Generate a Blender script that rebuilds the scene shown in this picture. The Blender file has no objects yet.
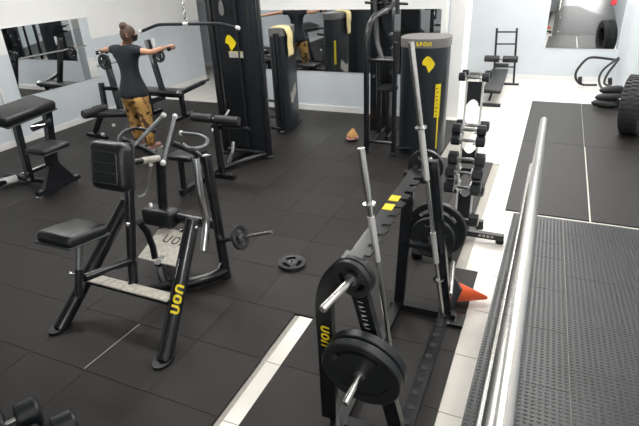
import bpy, bmesh, math, random
from mathutils import Vector, Matrix
random.seed(7)
D = bpy.data
scn = bpy.context.scene
col = scn.collection
PI = math.pi

# ------------------------------------------------------------------ camera
CX, CY, FPX, CH = 319.5, 213.0, 508.0, 2.25
RM = Matrix(((0.91507577, 0.14389272, -0.37673759),
             (0.40112964, -0.42114609, 0.81346849),
             (-0.04160937, -0.89550592, -0.44310022)))
cam = D.objects.new('camera', D.cameras.new('camera'))
col.objects.link(cam)
r_, d_, f_ = RM.col[0], RM.col[1], RM.col[2]
cm = Matrix(((r_[0], -d_[0], -f_[0]), (r_[1], -d_[1], -f_[1]), (r_[2], -d_[2], -f_[2]))).to_4x4()
cm.translation = Vector((0, 0, CH))
cam.matrix_world = cm
cam.data.sensor_width = 36.0
cam.data.lens = FPX / 639.0 * 36.0
cam.data.clip_start = 0.05
scn.camera = cam

# ------------------------------------------------------------------ world / exposure
w = D.worlds.new('world'); scn.world = w; w.use_nodes = True
w.node_tree.nodes['Background'].inputs[0].default_value = (0.85, 0.92, 1.0, 1)
w.node_tree.nodes['Background'].inputs[1].default_value = 1.0
scn.view_settings.view_transform = 'Standard'
scn.view_settings.look = 'None'
scn.view_settings.gamma = 1.0
scn.view_settings.use_curve_mapping = False
scn.view_settings.exposure = 0.36
PANEL_GLOW = 17.5         # glow of the added ceiling panels
PANE_GLOW = 7.8        # glow of the added daylight panes

# ------------------------------------------------------------------ pixel -> place helpers
def ray(px, py): return RM @ Vector((px - CX, py - CY, FPX))
def PZ(px, py, z=0.0):
    r = ray(px, py); t = (z - CH) / r.z; return Vector((r.x * t, r.y * t, z))
def PX(px, py, X):
    r = ray(px, py); t = X / r.x; return Vector((X, r.y * t, CH + r.z * t))
def PY(px, py, Y):
    r = ray(px, py); t = Y / r.y; return Vector((r.x * t, Y, CH + r.z * t))
V = lambda *a: Vector(a)

# ------------------------------------------------------------------ materials
MATS = {}
def mat(name, base, rough=0.5, metal=0.0, noise=0.0, nscale=30.0, bump=0.0, bscale=200.0, emit=None, es=1.0, spec=0.5, objrand=0.0, coat=0.0):
    m = D.materials.new(name); m.use_nodes = True
    nt = m.node_tree; b = nt.nodes['Principled BSDF']
    b.inputs['Base Color'].default_value = (*base, 1)
    b.inputs['Roughness'].default_value = rough
    b.inputs['Metallic'].default_value = metal
    b.inputs['Specular IOR Level'].default_value = spec
    b.inputs['Coat Weight'].default_value = coat
    tc = nt.nodes.new('ShaderNodeTexCoord')
    if noise or objrand:
        src = None
        hs = nt.nodes.new('ShaderNodeHueSaturation'); hs.inputs['Color'].default_value = (*base, 1)
        val = nt.nodes.new('ShaderNodeMath'); val.operation = 'ADD'; val.inputs[0].default_value = 1.0; val.inputs[1].default_value = 0.0
        if noise:
            n = nt.nodes.new('ShaderNodeTexNoise'); n.inputs['Scale'].default_value = nscale; n.inputs['Detail'].default_value = 6
            nt.links.new(tc.outputs['Object'], n.inputs['Vector'])
            mr = nt.nodes.new('ShaderNodeMapRange')
            mr.inputs['From Min'].default_value = 0.25; mr.inputs['From Max'].default_value = 0.75
            mr.inputs['To Min'].default_value = 1 - noise; mr.inputs['To Max'].default_value = 1 + noise
            nt.links.new(n.outputs['Fac'], mr.inputs['Value']); nt.links.new(mr.outputs[0], val.inputs[0])
        if objrand:
            oi = nt.nodes.new('ShaderNodeObjectInfo'); m2 = nt.nodes.new('ShaderNodeMapRange')
            m2.inputs['To Min'].default_value = -objrand; m2.inputs['To Max'].default_value = objrand
            nt.links.new(oi.outputs['Random'], m2.inputs['Value']); nt.links.new(m2.outputs[0], val.inputs[1])
        nt.links.new(val.outputs[0], hs.inputs['Value']); nt.links.new(hs.outputs[0], b.inputs['Base Color'])
    if bump:
        n2 = nt.nodes.new('ShaderNodeTexNoise'); n2.inputs['Scale'].default_value = bscale; n2.inputs['Detail'].default_value = 3
        bp = nt.nodes.new('ShaderNodeBump'); bp.inputs['Strength'].default_value = bump; bp.inputs['Distance'].default_value = 0.01
        nt.links.new(tc.outputs['Object'], n2.inputs['Vector'])
        nt.links.new(n2.outputs['Fac'], bp.inputs['Height']); nt.links.new(bp.outputs[0], b.inputs['Normal'])
    if emit:
        b.inputs['Emission Color'].default_value = (*emit, 1); b.inputs['Emission Strength'].default_value = es
    MATS[name] = m
    return m
mat('rubber', (0.0160, 0.0137, 0.0126), 0.50, noise=0.2, nscale=5, bump=0.25, bscale=260, objrand=0.22, spec=0.33)
mat('coin_rubber', (0.030, 0.032, 0.034), 0.34, noise=0.25, nscale=3, spec=0.4)
mat('slab', (0.42, 0.40, 0.36), 0.8, noise=0.1)
mat('ceramic', (0.80, 0.77, 0.71), 0.22, noise=0.05, nscale=5, objrand=0.03)
mat('wall_white', (0.80, 0.80, 0.79), 0.75, noise=0.02, nscale=3, bump=0.05)
mat('wall_grey', (0.59, 0.635, 0.675), 0.6, noise=0.03, nscale=3, bump=0.05)
mat('ceiling', (0.7, 0.7, 0.7), 0.9, noise=0.02)
mat('mirror', (0.80, 0.82, 0.82), 0.015, 1.0, noise=0.01)
mat('black_metal', (0.007, 0.0085, 0.011), 0.26, noise=0.1, nscale=20, coat=0.2)
mat('dark_metal', (0.014, 0.016, 0.019), 0.40, noise=0.12, nscale=14)
mat('shroud', (0.011, 0.015, 0.020), 0.38, noise=0.1, nscale=6, coat=0.15)
mat('cap_grey', (0.16, 0.155, 0.15), 0.4, noise=0.05)
mat('chrome', (0.72, 0.72, 0.72), 0.16, 1.0, noise=0.06, nscale=40)
mat('steel', (0.66, 0.65, 0.63), 0.26, 1.0, noise=0.05, nscale=60)
mat('knurl', (0.85, 0.84, 0.82), 0.40, 1.0, noise=0.25, nscale=300, bump=0.4, bscale=900)
mat('grey_tube', (0.16, 0.17, 0.175), 0.3, 0.6, noise=0.1)
mat('leather', (0.010, 0.0115, 0.013), 0.30, noise=0.15, nscale=40, bump=0.12, bscale=500)
mat('piping', (0.05, 0.055, 0.06), 0.4, noise=0.1)
mat('foam', (0.018, 0.018, 0.02), 0.5, noise=0.15, nscale=80, bump=0.2, bscale=400)
mat('iron', (0.013, 0.015, 0.017), 0.40, noise=0.15, nscale=50, bump=0.08, bscale=300)
mat('rubber_head', (0.012, 0.014, 0.017), 0.3, noise=0.12, nscale=40)
mat('yellow', (0.80, 0.62, 0.01), 0.45, noise=0.05)
mat('white_plastic', (0.75, 0.75, 0.74), 0.35, noise=0.03)
mat('white_print', (0.7, 0.7, 0.7), 0.5, noise=0.03)
mat('sticker', (0.45, 0.43, 0.38), 0.5, noise=0.35, nscale=60)
mat('checker', (0.60, 0.57, 0.50), 0.5, noise=0.25, nscale=35, bump=0.3, bscale=60)
mat('black_print', (0.01, 0.01, 0.01), 0.6, noise=0.05)
mat('orange', (0.80, 0.12, 0.03), 0.5, noise=0.12, nscale=20)
mat('cone_base', (0.03, 0.035, 0.04), 0.6, noise=0.1)
mat('towel', (0.86, 0.72, 0.36), 0.9, noise=0.08, nscale=60, bump=0.5, bscale=300)
mat('tyre', (0.02, 0.021, 0.023), 0.65, noise=0.2, nscale=20, bump=0.2)
mat('pouch', (0.42, 0.22, 0.07), 0.7, noise=0.5, nscale=40)
mat('pouch_trim', (0.62, 0.30, 0.32), 0.7, noise=0.3, nscale=60)
mat('red', (0.55, 0.04, 0.05), 0.5, noise=0.05)
mat('skin', (0.62, 0.33, 0.21), 0.55, noise=0.06, nscale=30)
mat('hair', (0.075, 0.042, 0.026), 0.55, noise=0.3, nscale=70, bump=0.5, bscale=120)
mat('shirt', (0.014, 0.019, 0.026), 0.8, noise=0.12, nscale=20, bump=0.3, bscale=40)
mat('mask_cloth', (0.01, 0.01, 0.012), 0.8, noise=0.1)
mat('shoe', (0.35, 0.2, 0.17), 0.7, noise=0.2)
mat('panel_glow', (1, 1, 1), 0.5, noise=0.0, emit=(1.0, 0.985, 0.95), es=PANEL_GLOW)
mat('pane_glow', (1, 1, 1), 0.5, emit=(1.0, 0.985, 0.965), es=PANE_GLOW)
# camouflage trousers: ochre with brown patches
m = mat('camo', (0.46, 0.27, 0.08), 0.85)
nt = m.node_tree; b = nt.nodes['Principled BSDF']
tc = nt.nodes.new('ShaderNodeTexCoord'); n = nt.nodes.new('ShaderNodeTexNoise')
n.inputs['Scale'].default_value = 9.0; n.inputs['Detail'].default_value = 1.5
cr = nt.nodes.new('ShaderNodeValToRGB'); cr.color_ramp.interpolation = 'CONSTANT'
cr.color_ramp.elements[0].color = (0.09, 0.045, 0.02, 1); cr.color_ramp.elements[0].position = 0.0
cr.color_ramp.elements[1].color = (0.50, 0.29, 0.085, 1); cr.color_ramp.elements[1].position = 0.43
e = cr.color_ramp.elements.new(0.60); e.color = (0.25, 0.13, 0.045, 1)
nt.links.new(tc.outputs['Object'], n.inputs['Vector']); nt.links.new(n.outputs['Fac'], cr.inputs[0]); nt.links.new(cr.outputs[0], b.inputs['Base Color'])

# ------------------------------------------------------------------ mesh building
def frame(ax, up=None):
    z = Vector(ax).normalized()
    u = Vector(up) if up is not None else (Vector((0, 0, 1)) if abs(z.z) < 0.95 else Vector((1, 0, 0)))
    x = u.cross(z)
    if x.length < 1e-6: x = Vector((1, 0, 0)).cross(z)
    x.normalize(); y = z.cross(x)
    return x, y, z
def fillet(pts, rad, n=4):
    pts = [Vector(p) for p in pts]; out = [pts[0]]
    for i in range(1, len(pts) - 1):
        a, b_, c = pts[i - 1], pts[i], pts[i + 1]
        r1 = min(rad, (a - b_).length * 0.48); r2 = min(rad, (c - b_).length * 0.48)
        p = b_ + (a - b_).normalized() * r1; q = b_ + (c - b_).normalized() * r2
        for k in range(n + 1):
            t = k / n; out.append(p * (1 - t) ** 2 + b_ * 2 * t * (1 - t) + q * t * t)
    out.append(pts[-1]); return out
def org(o):
    p = Vector((0, 0, 0))
    while o is not None: p += o.location; o = o.parent
    return p
class MB:
    def __init__(s): s.v = []; s.f = []
    def add(s, vs, fs):
        k = len(s.v); s.v += [Vector(p) for p in vs]; s.f += [tuple(i + k for i in f) for f in fs]; return s
    def box(s, c, size, M=None):
        h = Vector(size) / 2; c = Vector(c); vs = []
        for x in (-1, 1):
            for y in (-1, 1):
                for z in (-1, 1):
                    p = Vector((x * h.x, y * h.y, z * h.z)); vs.append(c + (M @ p if M else p))
        return s.add(vs, [(0, 1, 3, 2), (4, 6, 7, 5), (0, 4, 5, 1), (2, 3, 7, 6), (0, 2, 6, 4), (1, 5, 7, 3)])
    def bar(s, p0, p1, wd, th, up=None):
        p0, p1 = Vector(p0), Vector(p1); x, y, z = frame(p1 - p0, up)
        return s.box((p0 + p1) / 2, (wd, th, (p1 - p0).length), Matrix((x, y, z)).transposed())
    def rbox(s, c, size, rad, M=None, seg=3):
        bm = bmesh.new(); bmesh.ops.create_cube(bm, size=1)
        for v in bm.verts: v.co = Vector((v.co.x * size[0], v.co.y * size[1], v.co.z * size[2]))
        bmesh.ops.bevel(bm, geom=bm.edges[:], offset=min(rad, min(size) * 0.49), segments=seg, affect='EDGES', profile=0.5)
        bm.verts.ensure_lookup_table()
        c = Vector(c); vs = [c + (M @ v.co if M else v.co.copy()) for v in bm.verts]
        fs = [[v.index for v in f.verts] for f in bm.faces]; bm.free()
        return s.add(vs, fs)
    def tube(s, pts, r, seg=10, bend=0.0, cap=True):
        pts = fillet(pts, bend) if bend else [Vector(p) for p in pts]
        rs = r if isinstance(r, (list, tuple)) else [r] * len(pts)
        k = len(s.v); n = len(pts); px = None
        for i, p in enumerate(pts):
            if i == 0: t = pts[1] - pts[0]
            elif i == n - 1: t = pts[-1] - pts[-2]
            else: t = (pts[i + 1] - p).normalized() + (p - pts[i - 1]).normalized()
            t.normalize()
            if px is None: x, y, _ = frame(t)
            else:
                x = px - t * px.dot(t)
                if x.length < 1e-5: x, y, _ = frame(t)
                x.normalize(); y = t.cross(x)
            px = x
            for j in range(seg):
                a = 2 * PI * j / seg; s.v.append(p + (x * math.cos(a) + y * math.sin(a)) * rs[i])
        for i in range(n - 1):
            for j in range(seg):
                a = k + i * seg + j; b_ = k + i * seg + (j + 1) % seg
                s.f.append((a, b_, b_ + seg, a + seg))
        if cap:
            s.f.append(tuple(k + j for j in reversed(range(seg)))); s.f.append(tuple(k + (n - 1) * seg + j for j in range(seg)))
        return s
    def lathe(s, prof, p0, ax, seg=20, close=False):
        p0 = Vector(p0); x, y, z = frame(ax); k = len(s.v); n = len(prof)
        for r, t in prof:
            for j in range(seg):
                a = 2 * PI * j / seg; s.v.append(p0 + z * t + (x * math.cos(a) + y * math.sin(a)) * r)
        for i in range(n if close else n - 1):
            for j in range(seg):
                a = k + i * seg; b_ = k + ((i + 1) % n) * seg; j2 = (j + 1) % seg
                s.f.append((a + j, a + j2, b_ + j2, b_ + j))
        if not close:
            s.f.append(tuple(k + j for j in reversed(range(seg)))); s.f.append(tuple(k + (n - 1) * seg + j for j in range(seg)))
        return s
    def prism(s, poly, o, u, v, d):
        o, u, v, d = Vector(o), Vector(u), Vector(v), Vector(d); n = len(poly)
        vs = [o + u * a + v * b_ for a, b_ in poly] + [o + u * a + v * b_ + d for a, b_ in poly]
        fs = [tuple(reversed(range(n))), tuple(range(n, 2 * n))] + [(i, (i + 1) % n, (i + 1) % n + n, i + n) for i in range(n)]
        return s.add(vs, fs)
    def mesh(s, name, mt, off=V(0, 0, 0), ang=35):
        me = D.meshes.new(name); me.from_pydata([tuple(p - off) for p in s.v], [], s.f); me.update()
        bm = bmesh.new(); bm.from_mesh(me); bmesh.ops.recalc_face_normals(bm, faces=bm.faces[:]); bm.to_mesh(me); bm.free()
        me.materials.append(MATS[mt])
        if ang:
            for p in me.polygons: p.use_smooth = True
            me.set_sharp_from_angle(angle=math.radians(ang))
        return me
    def build(s, name, mt, parent=None, ang=35):
        o = D.objects.new(name, s.mesh(name, mt, org(parent), ang)); col.objects.link(o)
        if parent is not None: o.parent = parent
        return o
    def solo(s, name, mt, base, label, cat, group=None, ang=35):
        base = Vector(base); o = D.objects.new(name, s.mesh(name, mt, base, ang)); o.location = base; col.objects.link(o)
        o['label'] = label; o['category'] = cat
        if group: o['group'] = group
        return o
def thing(name, loc, label, cat, group=None):
    o = D.objects.new(name, None); o.location = Vector(loc); o.empty_display_size = 0.1; col.objects.link(o)
    o['label'] = label; o['category'] = cat
    if group: o['group'] = group
    return o
def struct(mb, name, mt, ang=0):
    o = mb.build(name, mt, None, ang); o['kind'] = 'structure'; return o
def inst(me, name, parent, loc=(0, 0, 0), M=None):
    o = D.objects.new(name, me); o.location = loc
    if M is not None: o.rotation_euler = M.to_euler()
    o.parent = parent; col.objects.link(o); return o
def cyl(p0, p1, r, seg=12): return MB().tube([p0, p1], r, seg)
def qb(x0, x1, y0, y1, z0, z1): return MB().box(((x0 + x1) / 2, (y0 + y1) / 2, (z0 + z1) / 2), (x1 - x0, y1 - y0, z1 - z0))

# logo lettering as joined strokes, mapped by fn(u, v) -> point
def strokes(paths, wd, fn):
    mb = MB()
    for pth, closed in paths:
        P = [Vector((a, b_, 0)) for a, b_ in pth]; n = len(P); L = []; Rr = []
        for i in range(n):
            a = P[i - 1] if (i or closed) else P[i]; c = P[(i + 1) % n] if (i < n - 1 or closed) else P[i]
            t = ((P[i] - a).normalized() if (P[i] - a).length > 0 else Vector()) + ((c - P[i]).normalized() if (c - P[i]).length > 0 else Vector())
            t.normalize(); nn = Vector((-t.y, t.x, 0)); L.append(P[i] + nn * wd / 2); Rr.append(P[i] - nn * wd / 2)
        m_ = n if closed else n - 1
        for i in range(m_):
            j = (i + 1) % n
            mb.add([fn(q.x, q.y) for q in (L[i], L[j], Rr[j], Rr[i])], [(0, 1, 2, 3)])
    return mb
def logo_paths():
    sh = 0.12
    U_ = [(.13, 1), (.13, .40), (.17, .24), (.28, .15), (.42, .13), (.56, .15), (.66, .24), (.70, .40), (.70, 1)]
    O_ = [(.13, .5), (.14, .72), (.24, .85), (.42, .88), (.60, .85), (.70, .72), (.71, .5), (.70, .28), (.60, .15), (.42, .12), (.24, .15), (.14, .28)]
    N_ = [(.13, 0), (.13, .6), (.17, .76), (.28, .85), (.42, .87), (.56, .85), (.66, .76), (.70, .60), (.70, 0)]
    out = []
    for k, (p, c) in enumerate(((U_, False), (O_, True), (N_, False))):
        out.append(([(a + k * 0.98 + b_ * sh, b_) for a, b_ in p], c))
    return out
def logo_flat(parent, o, u, v, h, mt='yellow', name='logo', wd=0.25):
    o, u, v = Vector(o), Vector(u).normalized(), Vector(v).normalized()
    return strokes(logo_paths(), wd, lambda a, b_: o + u * a * h + v * b_ * h).build(name, mt, parent, 0)
def logo_tube(parent, o, ax, nrm, r, h, mt='yellow', name='logo', wd=0.25, flip=1, st=1.0):
    # lettering runs along ax, wrapped round a tube of radius r; nrm points to the middle of the lettering
    o, z = Vector(o), Vector(ax).normalized(); n0 = Vector(nrm); n0 = (n0 - z * n0.dot(z)).normalized(); t0 = z.cross(n0) * flip
    def fn(a, b_):
        th = (b_ - 0.5) * h / r; return o + z * a * h * st + (n0 * math.cos(th) + t0 * math.sin(th)) * (r + 0.0028)
    return strokes(logo_paths(), wd, fn).build(name, mt, parent, 0)
EMB = [(.33, 1.0), (.55, .93), (.72, .80), (1.0, .52), (.82, .28), (.48, 0), (.36, .22), (.28, .40), (.0, .50), (.03, .70), (.15, .88)]
def emblem(parent, o, u, v, h, d):
    o, u, v = Vector(o), Vector(u), Vector(v)
    return MB().prism([(a * h * .8, b_ * h) for a, b_ in EMB], o, u, v, Vector(d)).build('emblem', 'yellow', parent, 0)

# ================================================================== SETTING
ZC = -0.010            # top of the ceramic floor; rubber mat tops are at 0
floor = struct(qb(-10.5, 3.2, -5.0, 13.0, -0.15, -0.020), 'floor', 'slab')
def chamfer_box(sx, sy, z0, z1, c):
    a, b_ = sx / 2, sy / 2
    vs = []
    for (x, y, z) in ((a, b_, z0), (a, b_, z1 - c), (a - c, b_ - c, z1)):
        vs += [V(-x, -y, z), V(x, -y, z), V(x, y, z), V(-x, y, z)]
    fs = [(0, 1, 5, 4), (1, 2, 6, 5), (2, 3, 7, 6), (3, 0, 4, 7), (4, 5, 9, 8), (5, 6, 10, 9), (6, 7, 11, 10), (7, 4, 8, 11), (8, 9, 10, 11), (3, 2, 1, 0)]
    return MB().add(vs, fs)
tile_cache = {}
def lay(name, mt, x0, x1, y0, y1, z0, z1, c, jit=0.0):
    k = (name, round(x1 - x0, 3), round(y1 - y0, 3), z0, z1)
    if k not in tile_cache: tile_cache[k] = chamfer_box(x1 - x0, y1 - y0, z0, z1, c).mesh(name, mt, ang=0)
    o = inst(tile_cache[k], name, floor, ((x0 + x1) / 2, (y0 + y1) / 2, random.uniform(-jit, 0)))
    if jit: o.rotation_euler = (random.uniform(-jit, jit) * .3, random.uniform(-jit, jit) * .3, random.uniform(-1, 1) * .0025)
    return o
MT = 0.496
# rows of rubber mats; a row is (y0, y1), each with its own offset in x
y_rows = [2.095 + MT * k for k in range(-9, 12)]
def row_x(y):       # right end of the mats in a row
    return -0.30 if y < 3.5 else (-0.48 if y < 5.85 else -1.12)
nmat = 0
for y0 in y_rows:
    y1 = y0 + MT; yc = y0 + MT / 2
    if y1 > 7.72: y1 = 7.72
    if y1 - y0 < 0.08: continue
    end = row_x(yc)
    if yc < 2.6:
        xs = [-1.425 - MT * k for k in range(0, 13)]
        ivs = [(a - MT, a) for a in xs] + [(-1.285, -1.285 + MT), (-1.285 + MT, end)]
        if yc > 2.1: ivs[0] = (-1.425 - MT, -1.43)
    else:
        xs = [-1.755 + MT * k for k in range(-12, 4)]
        ivs = [(a, min(a + MT, end)) for a in xs if a < end - 0.03]
    for a, b_ in ivs:
        a = max(a, -7.06)
        if b_ - a < 0.03: continue
        g = 0.0006
        lay('rubber_mat', 'rubber', a + g, b_ - g, y0 + g, y1 - g, -0.022, 0.0, 0.0018, 0.0008)
# wider joints that let the light floor show through
for (a, b_) in (((139.6, 324), (84.2, 368.5)),):
    p, q = PZ(*a), PZ(*b_); MB().bar((p.x, p.y, -.0035), (q.x, q.y, -.0035), 0.006, 0.008).build('joint_gap', 'slab', floor, 0)
# ceramic tiles of the aisle, the recess and the passage
TX, TY, TS = -1.392, 2.093, 0.4955
for i in range(-13, 7):
    for j in range(-10, 20):
        x0, y0 = TX + TS * i, TY + TS * j; x1, y1 = x0 + TS, y0 + TS; xc, yc = (x0 + x1) / 2, (y0 + y1) / 2
        if y1 > 11.3 or y0 < -1.0 or x1 > 1.9: continue
        if yc < 7.7:
            if xc > -0.05 and yc < 4.6: continue                    # under the ramp
            if xc < -1.6: continue
            if xc < -1.1 and (yc > 2.6 or yc < .6): continue
            if -1.1 <= xc < -0.6 and yc < 5.9: continue
        if yc > 7.7 and xc < -7.1: continue
        g = 0.0022
        zt = ZC
        lay('ceramic_tile', 'ceramic', x0 + g, x1 - g, y0 + g, y1 - g, -0.024, zt, 0.0015)
# training lane mats on the far right
for (x0, x1, y0, y1) in ((-0.215, .525, 4.79, 7.0), (-.215, .525, 7.004, 9.2), (.54, 1.34, 4.79, 7.0), (.532, 1.20, 7.004, 9.2)):
    lay('rubber_mat', 'rubber', x0, x1, y0, y1, -0.012, 0.002, 0.004)

# walls
def wall(name, x0, x1, y0, y1, zg, z1):
    o = struct(qb(x0, x1, y0, y1, -0.15, zg), name, 'wall_grey')
    MB().box(((x0 + x1) / 2, (y0 + y1) / 2, (zg + z1) / 2), (x1 - x0, y1 - y0, z1 - zg)).build('upper_paint', 'wall_white', o, 0)
    return o
HC = 3.4
wall('wall_left', -7.26, -7.06, -5.0, 9.55, 1.26, HC)
wall('wall_back', -5.35, -1.46, 7.72, 7.90, 1.26, HC)
wall('wall_recess', -10.5, 3.2, 10.98, 11.18, 1.50, HC)
wall('wall_passage', -10.5, -10.3, -5.0, 11.0, 1.26, HC)
wall('wall_front', -7.2, 3.2, -3.2, -3.0, 1.26, HC)
# right-hand wall runs slightly askew
def askew(z0, z1):
    a, b_ = V(1.08, 11.0, 0), V(1.62, 4.0, 0); c, d = V(1.62, -3.2, 0), None
    vs = []
    for z in (z0, z1):
        for p in (V(1.08, 11.0, z), V(1.62, 4.2, z), V(1.62, -3.1, z), V(1.82, -3.1, z), V(1.82, 4.2, z), V(1.30, 11.0, z)): vs.append(p)
    fs = [(0, 1, 2, 3, 4, 5), (6, 7, 8, 9, 10, 11)] + [(i, (i + 1) % 6, (i + 1) % 6 + 6, i + 6) for i in range(6)]
    return MB().add(vs, fs)
wr = struct(askew(-.15, 1.38), 'wall_right', 'wall_grey')
askew(1.38, HC).build('upper_paint', 'wall_white', wr, 0)
struct(qb(-1.44, -1.23, 7.92, 8.5, -0.15, HC), 'trim_1', 'wall_white')     # white pillar at the end of the back wall
struct(qb(-10.5, 3.2, -5.0, 11.2, HC, HC + .1), 'ceiling', 'ceiling')
struct(qb(-7.06, -7.045, -3.0, 9.55, 0.0, .09), 'baseboard_left', 'white_plastic')
struct(qb(-5.35, -1.46, 7.70, 7.72, 0.0, .09), 'baseboard_back', 'white_plastic')
struct(qb(-10.3, 1.08, 10.965, 10.98, ZC, .075), 'baseboard_recess', 'white_plastic')

# unseen ceiling panels and daylight panes, added and placed for their light
def panel(x, y, sx, sy, label):
    t = thing('added_ceiling_light', (x, y, HC), label, 'added ceiling light', 'unseen LED panels added on the ceiling')
    MB().box((x, y, HC - .02), (sx + .04, sy + .04, .036)).build('housing', 'white_plastic', t, 0)
    MB().box((x, y, HC - .045), (sx, sy, .01)).build('diffuser', 'panel_glow', t, 0)
for x, y, lbl in ((-5.1, 3.7, 'added unseen LED panel over the preacher bench'), (-5.1, 5.9, 'added unseen LED panel over the person'), (-2.7, 3.7, 'added unseen LED panel over the row machine'), (-2.7, 5.9, 'added unseen LED panel between the weight towers'),
                  (.35, 1.2, 'added unseen LED panel over the top of the ramp'), (.35, 4.2, 'added unseen LED panel over the foot of the ramp'), (.35, 6.9, 'added unseen LED panel over the training lane mats')):
    panel(x, y, 1.2, .6, lbl)
sk = struct(qb(-1.1, 0.7, 8.3, 10.6, HC - .012, HC - .002), 'added_pane_1', 'pane_glow')  # unseen glowing pane, added overhead to brighten the recess
fr = MB()
for x in (-1.12, -.2, .72): fr.box((x, 9.45, HC - .03), (.05, 2.4, .05))
for y in (8.27, 10.63): fr.box((-.2, y, HC - .03), (1.9, .05, .05))
fr.build('added_pane_frame', 'white_plastic', sk, 0)
wd2 = struct(qb(.15, 1.5, -2.99, -2.97, 1.1, 2.7), 'added_pane_2', 'pane_glow')  # unseen glowing pane behind the camera, added for glare on the ramp
fr = MB()
for x in (.12, .82, 1.53): fr.box((x, -2.96, 1.9), (.06, .05, 1.7))
for z in (1.07, 2.73): fr.box((.82, -2.96, z), (1.45, .05, .06))
fr.build('added_pane_frame', 'white_plastic', wd2, 0)

# mirrors
def mirror(base, x0, x1, y0, y1, z0, z1, label):
    return qb(x0, x1, y0, y1, z0, z1).solo('wall_mirror', 'mirror', base, label, 'mirror', None, 0)
mirror((-7.05, 5.8, .65), -7.059, -7.05, 5.02, 6.55, .65, 1.60, 'frameless mirror on the grey wall beside the person')
mirror((-3.4, 7.71, .655), -5.30, -1.53, 7.708, 7.719, .655, 1.585, 'long frameless mirror on the back wall behind the weight towers')
mirror((.45, 10.97, .595), -.18, 1.04, 10.968, 10.979, .595, 2.4, 'tall mirror on the far wall of the bright recess')
MB().rbox(PY(614, 2, 10.96) + V(0, 0, .03), (.09, .02, .16), .006).solo('alarm_box', 'red', PY(614, 2, 10.96), 'small red alarm box fixed over the recess mirror', 'alarm box')
MB().tube([PX(0, 88, -7.04), PX(5.5, 108, -7.04)], .012, 8).tube([PX(5.5, 108, -7.04), V(-7.04, PX(5.5, 108, -7.04).y, .08)], .012, 8).solo('wall_conduit', 'white_plastic', (-7.04, PX(5.5, 108, -7.04).y, .08), 'thin white conduit pipe on the wall left of the mirror', 'conduit')

# ================================================================== RAMP AND HANDRAIL
SL = 0.145; RY0 = 4.75
def rz(y): return SL * (RY0 - y) if y > -0.2 else SL * (RY0 + .2)
def PR(px, py, off=0.0):                     # pixel -> ramp surface
    r = ray(px, py); t = (SL * RY0 + off - CH) / (r.z + SL * r.y); return V(r.x * t, r.y * t, CH + r.z * t)
RX0, RX1 = -0.135, 1.60
body = MB().prism([(RY0, ZC - .005), (RY0, rz(RY0) - .001), (-.2, rz(-.2) - .012), (-3.0, rz(-.2) - .012), (-3.0, -.02), (RY0 - .001, -.02)], (RX0, 0, 0), (0, 1, 0), (0, 0, 1), (RX1 - RX0, 0, 0))
ramp = struct(body, 'floor_ramp', 'slab')
# mat pieces on the slope
def slope_mat(x0, x1, y0, y1):
    g = .0015; vs = []
    for (x, y) in ((x0 + g, y0 + g), (x1 - g, y0 + g), (x1 - g, y1 - g), (x0 + g, y1 - g)): vs.append(V(x, y, rz(y) - .011))
    for (x, y) in ((x0 + g, y0 + g), (x1 - g, y0 + g), (x1 - g, y1 - g), (x0 + g, y1 - g)): vs.append(V(x, y, rz(y)))
    MB().add(vs, [(0, 1, 2, 3), (4, 5, 6, 7), (0, 1, 5, 4), (1, 2, 6, 5), (2, 3, 7, 6), (3, 0, 4, 7)]).build('rubber_mat', 'coin_rubber', ramp, 0)
XS = .30
yy = [4.745, 4.42, 4.05, 3.72, 3.15, 2.60, 2.05, 1.40, .7, .0]
for a, b_ in zip(yy[1:], yy[:-1]): slope_mat(RX0, XS, a, b_)
yy = [4.745, 4.36, 3.42, 2.75, 2.25, 1.72, 1.0, .0]
for a, b_ in zip(yy[1:], yy[:-1]): slope_mat(XS, RX1, a, b_)
# the raised studs of the rubber
mb = MB(); nrm = V(0, SL, 1).normalized(); ty = V(0, 1, -SL).normalized()
px_, py_ = .0285, .0275; ringn = 7
ix = 0; x = RX0 + .02
while x < RX1 - .1:
    y = 1.15
    while y < 4.72:
        c = V(x, y, rz(y)); k = len(mb.v)
        if x < .42 + (y - 1.0) * .55:
            for j in range(ringn):
                a = 2 * PI * j / ringn; mb.v.append(c + V(1, 0, 0) * math.cos(a) * .0105 + ty * math.sin(a) * .0085)
            for j in range(ringn):
                a = 2 * PI * j / ringn; mb.v.append(c + V(1, 0, 0) * math.cos(a) * .0075 + ty * math.sin(a) * .006 + nrm * .0026)
            for j in range(ringn):
                j2 = (j + 1) % ringn; mb.f.append((k + j, k + j2, k + ringn + j2, k + ringn + j))
            mb.f.append(tuple(k + ringn + j for j in range(ringn)))
        y += py_
    x += px_
st = mb.build('rubber_studs', 'coin_rubber', ramp, 50); st['kind'] = 'stuff'

hr = thing('handrail', (0, 4.3, rz(4.3)), 'stainless steel handrail with two rails running down the ramp', 'handrail')
zu = lambda y: rz(y) + .975
zl = lambda y: .72 + .143 * (3.83 - y)
MB().tube([V(.004, 4.40, zu(4.40) - .004), V(.004, 4.385, zu(4.385)), V(.004, -.2, zu(-.2)), V(.004, -1.6, zu(-.2))], [.021, .0254, .0254, .0254], 20).build('top_rail', 'steel', hr)
MB().tube([V(-.035, 4.36, zl(4.36)), V(-.035, -.2, zl(-.2)), V(-.035, -1.5, zl(-.2))], .017, 14).build('lower_rail', 'steel', hr)
for y in (4.28, 2.75, 1.2, -.3):
    MB().tube([V(-.004, y, rz(y)), V(.004, y, zu(y) - .02)], .019, 14).build('post', 'steel', hr)
    MB().lathe([(.045, 0), (.045, .006), (.03, .012)], (-.004, y, rz(y)), (0, 0, 1), 16).build('base_flange', 'steel', hr)

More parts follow.
